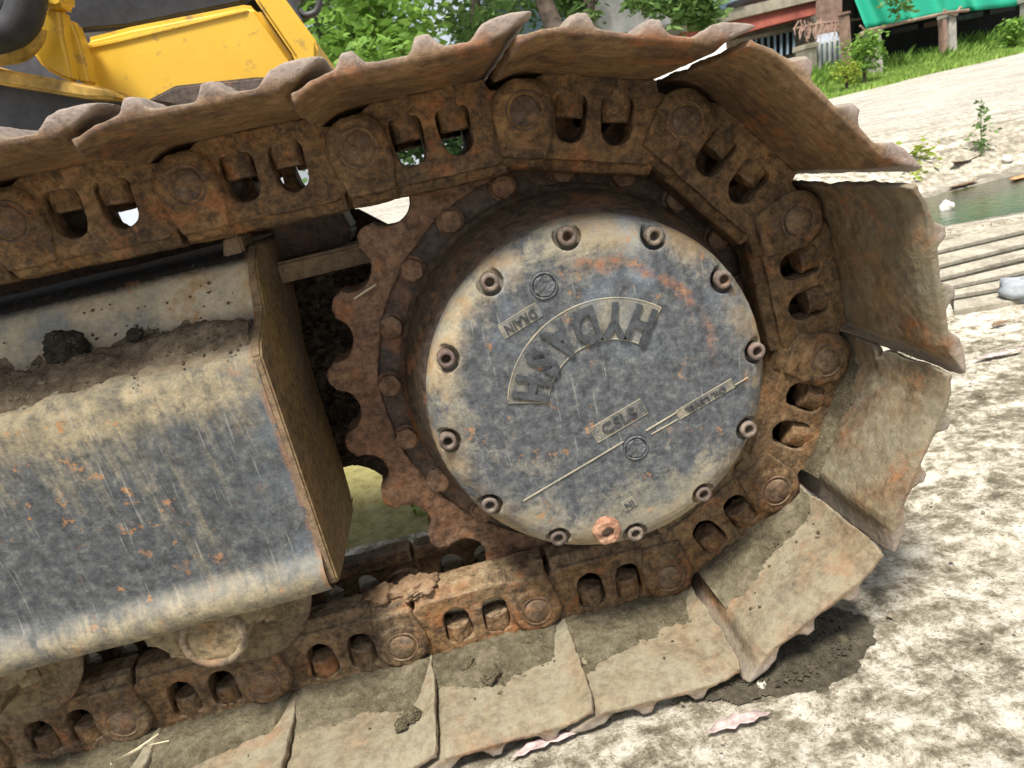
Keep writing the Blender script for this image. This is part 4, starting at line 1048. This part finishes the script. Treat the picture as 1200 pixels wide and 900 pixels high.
# corrugated sheet wall
CW_, cb = root('corrugated_fence', 775, 150, 1.6, 'white corrugated sheet fence showing under the upper right shoe', 'fence')
Vc, Fc = [], []
A_, B_ = FP(730, 66, 1.6), FP(850, 40, 1.6); nseg = 170
for i in range(nseg+1):
    p_ = A_.lerp(B_, i/nseg); w = .02*math.sin(i*PI/3)
    for z in (terr(p_.x, p_.y)-.1, max(A_.z, B_.z)+.02): Vc.append((p_.x+nrm.x*w-cb.x, p_.y+nrm.y*w-cb.y, z-cb.z))
for i in range(nseg): Fc.append((2*i, 2*i+1, 2*i+3, 2*i+2))
m = me_from(Vc, Fc, smooth=True); m = apply_mods(m, lambda t: setattr(t.modifiers.new('s', 'SOLIDIFY'), 'thickness', .004))
obj('sheet', m, WHITEP, CW_)
obj('rail', tube([FP(730, 70, 1.66)-cb, FP(850, 44, 1.66)-cb], .025, 8), GREYP, CW_)
# green shade net with the dark shed behind
SH, sb = root('shed', 1120, 60, 2.4, 'dark open shed behind the concrete posts under the green net', 'shed')
fpanel('back_wall', [(1000, -20), (1400, -110), (1400, 60), (1180, 80), (1000, 110)], 2.5, .2, DARKIN, SH, base=sb)
for i in range(6):
    x = 1046+i*38; fpanel('board', [(x, 34-.2*(x-1046)), (x+30, 28-.2*(x-1046)), (x+30, 34-.2*(x-1046)), (x, 40-.2*(x-1046))], 2.3, .03, [DARKGREY, BROWNP, TEAL][i % 3], SH, base=sb)
fpanel('roof', [(1000, -60), (1400, -150), (1400, -142), (1000, -52)], .9, 2.2, DARKGREY, SH, base=sb)
NETM = leafmat('green_shade_net', (.02, .36, .22), (.03, .42, .27), .3)
NT1, nb = root('shade_net', 1090, 60, .75, 'large bright green shade net hung above the grass bank', 'shade net')
Vn, Fn = [], []; nu, nv = 90, 24
for i in range(nu+1):
    t = i/nu; xb = 1015+t*400; xt = 955+t*460
    yb = 33-.155*(xb-1015)-9*math.sin(min(1, t*3.4)*PI)*0+3*math.sin(t*17)*.4; yt = -120-.2*(xb-1015)
    for j in range(nv+1):
        s = j/nv; x = xb+(xt-xb)*s; y = yb+(yt-yb)*s
        q = FP(x, y, .75+.10*math.sin(t*34+s*2)*(1-.6*s)+.05*math.sin(t*70)+.5*s)-nb; Vn.append(q)
for i in range(nu):
    for j in range(nv): Fn.append((i*(nv+1)+j, (i+1)*(nv+1)+j, (i+1)*(nv+1)+j+1, i*(nv+1)+j+1))
m = me_from(Vn, Fn, smooth=True); m = apply_mods(m, lambda t: setattr(t.modifiers.new('s', 'SOLIDIFY'), 'thickness', .006))
obj('net_sheet', m, NETM, NT1)
def post(x0, x1, ytop, off, mat, label, cap=True, name='fence_post', lean=0):
    o, q = root(name, (x0+x1)/2, 90, off, label, 'post')
    a, c = FP(x0, ytop, off)-q, FP(x1, ytop, off)-q; w = (c-a).length
    e3 = (c-a).normalized(); e3.z = 0; e3.normalize(); mid = (a+c)/2; hgt = mid.z
    V = []
    for z in (-.1, hgt):
        for s, u in ((-1, 0), (1, 0), (1, 1), (-1, 1)): V.append(Vector((mid.x, mid.y, 0))+e3*(s*w/2+lean*z)+N3*(u*w)+Vector((0, 0, z)))
    m = me_from(V, [(0, 1, 2, 3), (7, 6, 5, 4), (0, 4, 5, 1), (1, 5, 6, 2), (2, 6, 7, 3), (3, 7, 4, 0)])
    obj('shaft', bevelled(m, .008), mat, o)
    if cap:
        V = []
        for z, g_ in ((hgt, 1.25), (hgt+w*.35, 1.25)):
            for s, u in ((-1, -.12), (1, -.12), (1, 1.12), (-1, 1.12)): V.append(Vector((mid.x, mid.y, 0))+e3*(s*w/2*g_)+N3*(u*w)+Vector((0, 0, z+.002)))
        obj('cap', bevelled(me_from(V, [(0, 1, 2, 3), (7, 6, 5, 4), (0, 4, 5, 1), (1, 5, 6, 2), (2, 6, 7, 3), (3, 7, 4, 0)]), .008), mat, o)
post(1022, 1033, 38, .62, GREYP, 'pale concrete post at the left end of the green net')
post(1112, 1121, 20, .62, GREYP, 'pale concrete post under the middle of the green net')
post(1105, 1110, 22, .60, BROWNP, 'thin brown post right beside the middle concrete post', False)
post(989, 996, 17, 1.0, BROWNP, 'tall thin brown pole left of the green net')
post(944, 957, 57, 1.3, CREAM, 'cream gate pillar with a yellowish cap left of the brown pole')
post(1210, 1220, 0, .62, GREYP, 'concrete post at the far right under the green net')
G, gb = root('gate', 972, 90, 1.35, 'dull teal panel gate between the cream pillar and the brown pole', 'gate')
fpanel('gate_panel', [(958, 52), (989, 46), (989, 96), (958, 102)], 1.35, .04, TEAL, G, base=gb)
for i in range(5): x = 961+i*6; fpanel('upright', [(x, 50-(x-958)*.2), (x+1.2, 49.8-(x-958)*.2), (x+1.2, 98), (x, 98)], 1.31, .03, WHITEP, G, base=gb)
VB = random.Random(4); vt = []
V1, vb = root('dry_vine', 965, 90, 1.2, 'bare brown vine stems hanging above the teal gate', 'vine')
for i in range(26):
    x = 936+i*2.1; y0_ = 26+VB.uniform(-3, 4); a = FP(x, y0_, 1.2)-vb; c = FP(x+VB.uniform(-5, 5), y0_+VB.uniform(12, 24), 1.15)-vb
    vt.append(tube([a, a.lerp(c, .5)+Vector((VB.uniform(-.05, .05), 0, 0)), c], [.010, .008, .004], 5))
vt.append(tube([FP(930, 34, 1.2)-vb, FP(960, 28, 1.2)-vb, FP(1010, 22, 1.2)-vb], .014, 6))
obj('stems', join(vt), BROWNP, V1)
V2, vb = root('dry_vine', 1035, 90, .6, 'twisted bare stem lying along the lower edge of the green net', 'vine')
vt = [tube([FP(1004, 44, .6)-vb, FP(1016, 36, .6)-vb, FP(1030, 33, .6)-vb, FP(1060, 26, .6)-vb, FP(1110, 15, .6)-vb, FP(1135, 12, .6)-vb], .018, 6),
      tube([FP(1008, 30, .6)-vb, FP(1018, 40, .6)-vb, FP(1030, 34, .6)-vb], .012, 6), tube([FP(1106, 12, .6)-vb, FP(1118, 18, .6)-vb, FP(1126, 8, .6)-vb], .014, 6)]
obj('stems', join(vt), BROWNP, V2)
def bush(px_, py_, off, r, n, size, mat, label, seed, up=.6):
    q = FP(px_, py_, off); o_, qb = root('bush', px_, py_, off, label, 'bush'); rr = random.Random(seed); cs = []
    for _ in range(12): cs.append((rr.uniform(-r, r)*.7, rr.uniform(-r, r)*.5, q.z-qb.z+rr.uniform(-r, r)*.8, r*.5))
    obj('foliage', leaf_cloud(cs, n, size, .6, seed), mat, o_)
    obj('stem', tube([(0, 0, -.05), (.02, 0, (q.z-qb.z)*.5+.1), (0, 0, q.z-qb.z)], [.02, .015, .006], 6), BARK, o_)
bush(1010, 60, .30, .17, 800, .06, LG, 'light green leafy bush left of the first concrete post', 41)
bush(990, 84, .10, .12, 400, .045, YG, 'yellow-green bush at the left end of the grass bank', 42)
bush(1190, 40, .30, .16, 600, .06, LG, 'leafy green bush at the right end of the grass bank', 43)
o_, qb = root('creeper', 1055, 60, .5, 'small leafy sprig hanging in front of the green net', 'creeper')
cs = [tuple(FP(1054+dx, dy, .5)-qb)+(.07,) for dx, dy in ((-8, -10), (0, -4), (4, 4), (-3, 10), (6, 12), (-10, 0), (2, -16))]
obj('foliage', leaf_cloud(cs, 260, .07, .7, 46), MG, o_); obj('stem', tube([Vector(cs[-1][:3])+Vector((0, 0, .6)), Vector(cs[-1][:3]), Vector(cs[2][:3])], .006, 5), BARK, o_)
# grass on the bank: blades nobody could count
def grass(n, s0, s1, l0, l1, h0, h1, seed):
    r = np.random.RandomState(seed); s = r.uniform(s0, s1, n); l = r.uniform(l0, l1, n)
    X = PE.x+nrm.x*s+e.x*l; Y = PE.y+nrm.y*s+e.y*l
    Z = np.array([terr(a, b) for a, b in zip(X, Y)])
    dens = np.array([noise.noise(Vector((a*1.3, b*1.3, 0))) for a, b in zip(X, Y)])
    h = (h0+(h1-h0)*np.clip((s-s0)/(s1-s0)*1.6, 0, 1))*r.uniform(.5, 1.25, n)*(1+.7*dens)
    a = r.uniform(0, 2*PI, n); w = .009+.008*r.random(n); bx = r.normal(0, .35, n)*h; by = r.normal(0, .35, n)*h
    P0 = np.stack([X-np.cos(a)*w, Y-np.sin(a)*w, Z-.03], 1); P1 = np.stack([X+np.cos(a)*w, Y+np.sin(a)*w, Z-.03], 1)
    P2 = np.stack([X+bx*.4+np.cos(a)*w*.7, Y+by*.4+np.sin(a)*w*.7, Z+h*.6], 1); P3_ = np.stack([X+bx, Y+by, Z+h], 1)
    V = np.stack([P0, P1, P2, P3_], 1).reshape(-1, 3); m = bpy.data.meshes.new('grass')
    m.vertices.add(4*n); m.vertices.foreach_set('co', V.ravel().astype(np.float32)); m.loops.add(4*n)
    m.loops.foreach_set('vertex_index', np.arange(4*n, dtype=np.int32)); m.polygons.add(n)
    m.polygons.foreach_set('loop_start', np.arange(0, 4*n, 4, dtype=np.int32)); m.polygons.foreach_set('loop_total', np.full(n, 4, dtype=np.int32))
    m.update(calc_edges=True); return m
obj('grass', grass(52000, -.06, 1.5, -3.6, 3.2, .04, .12, 51), GR, kind='stuff', tilt=False)
obj('tall_grass', grass(3500, .5, 1.3, -3.4, 3.2, .12, .2, 52), LG, kind='stuff', tilt=False)
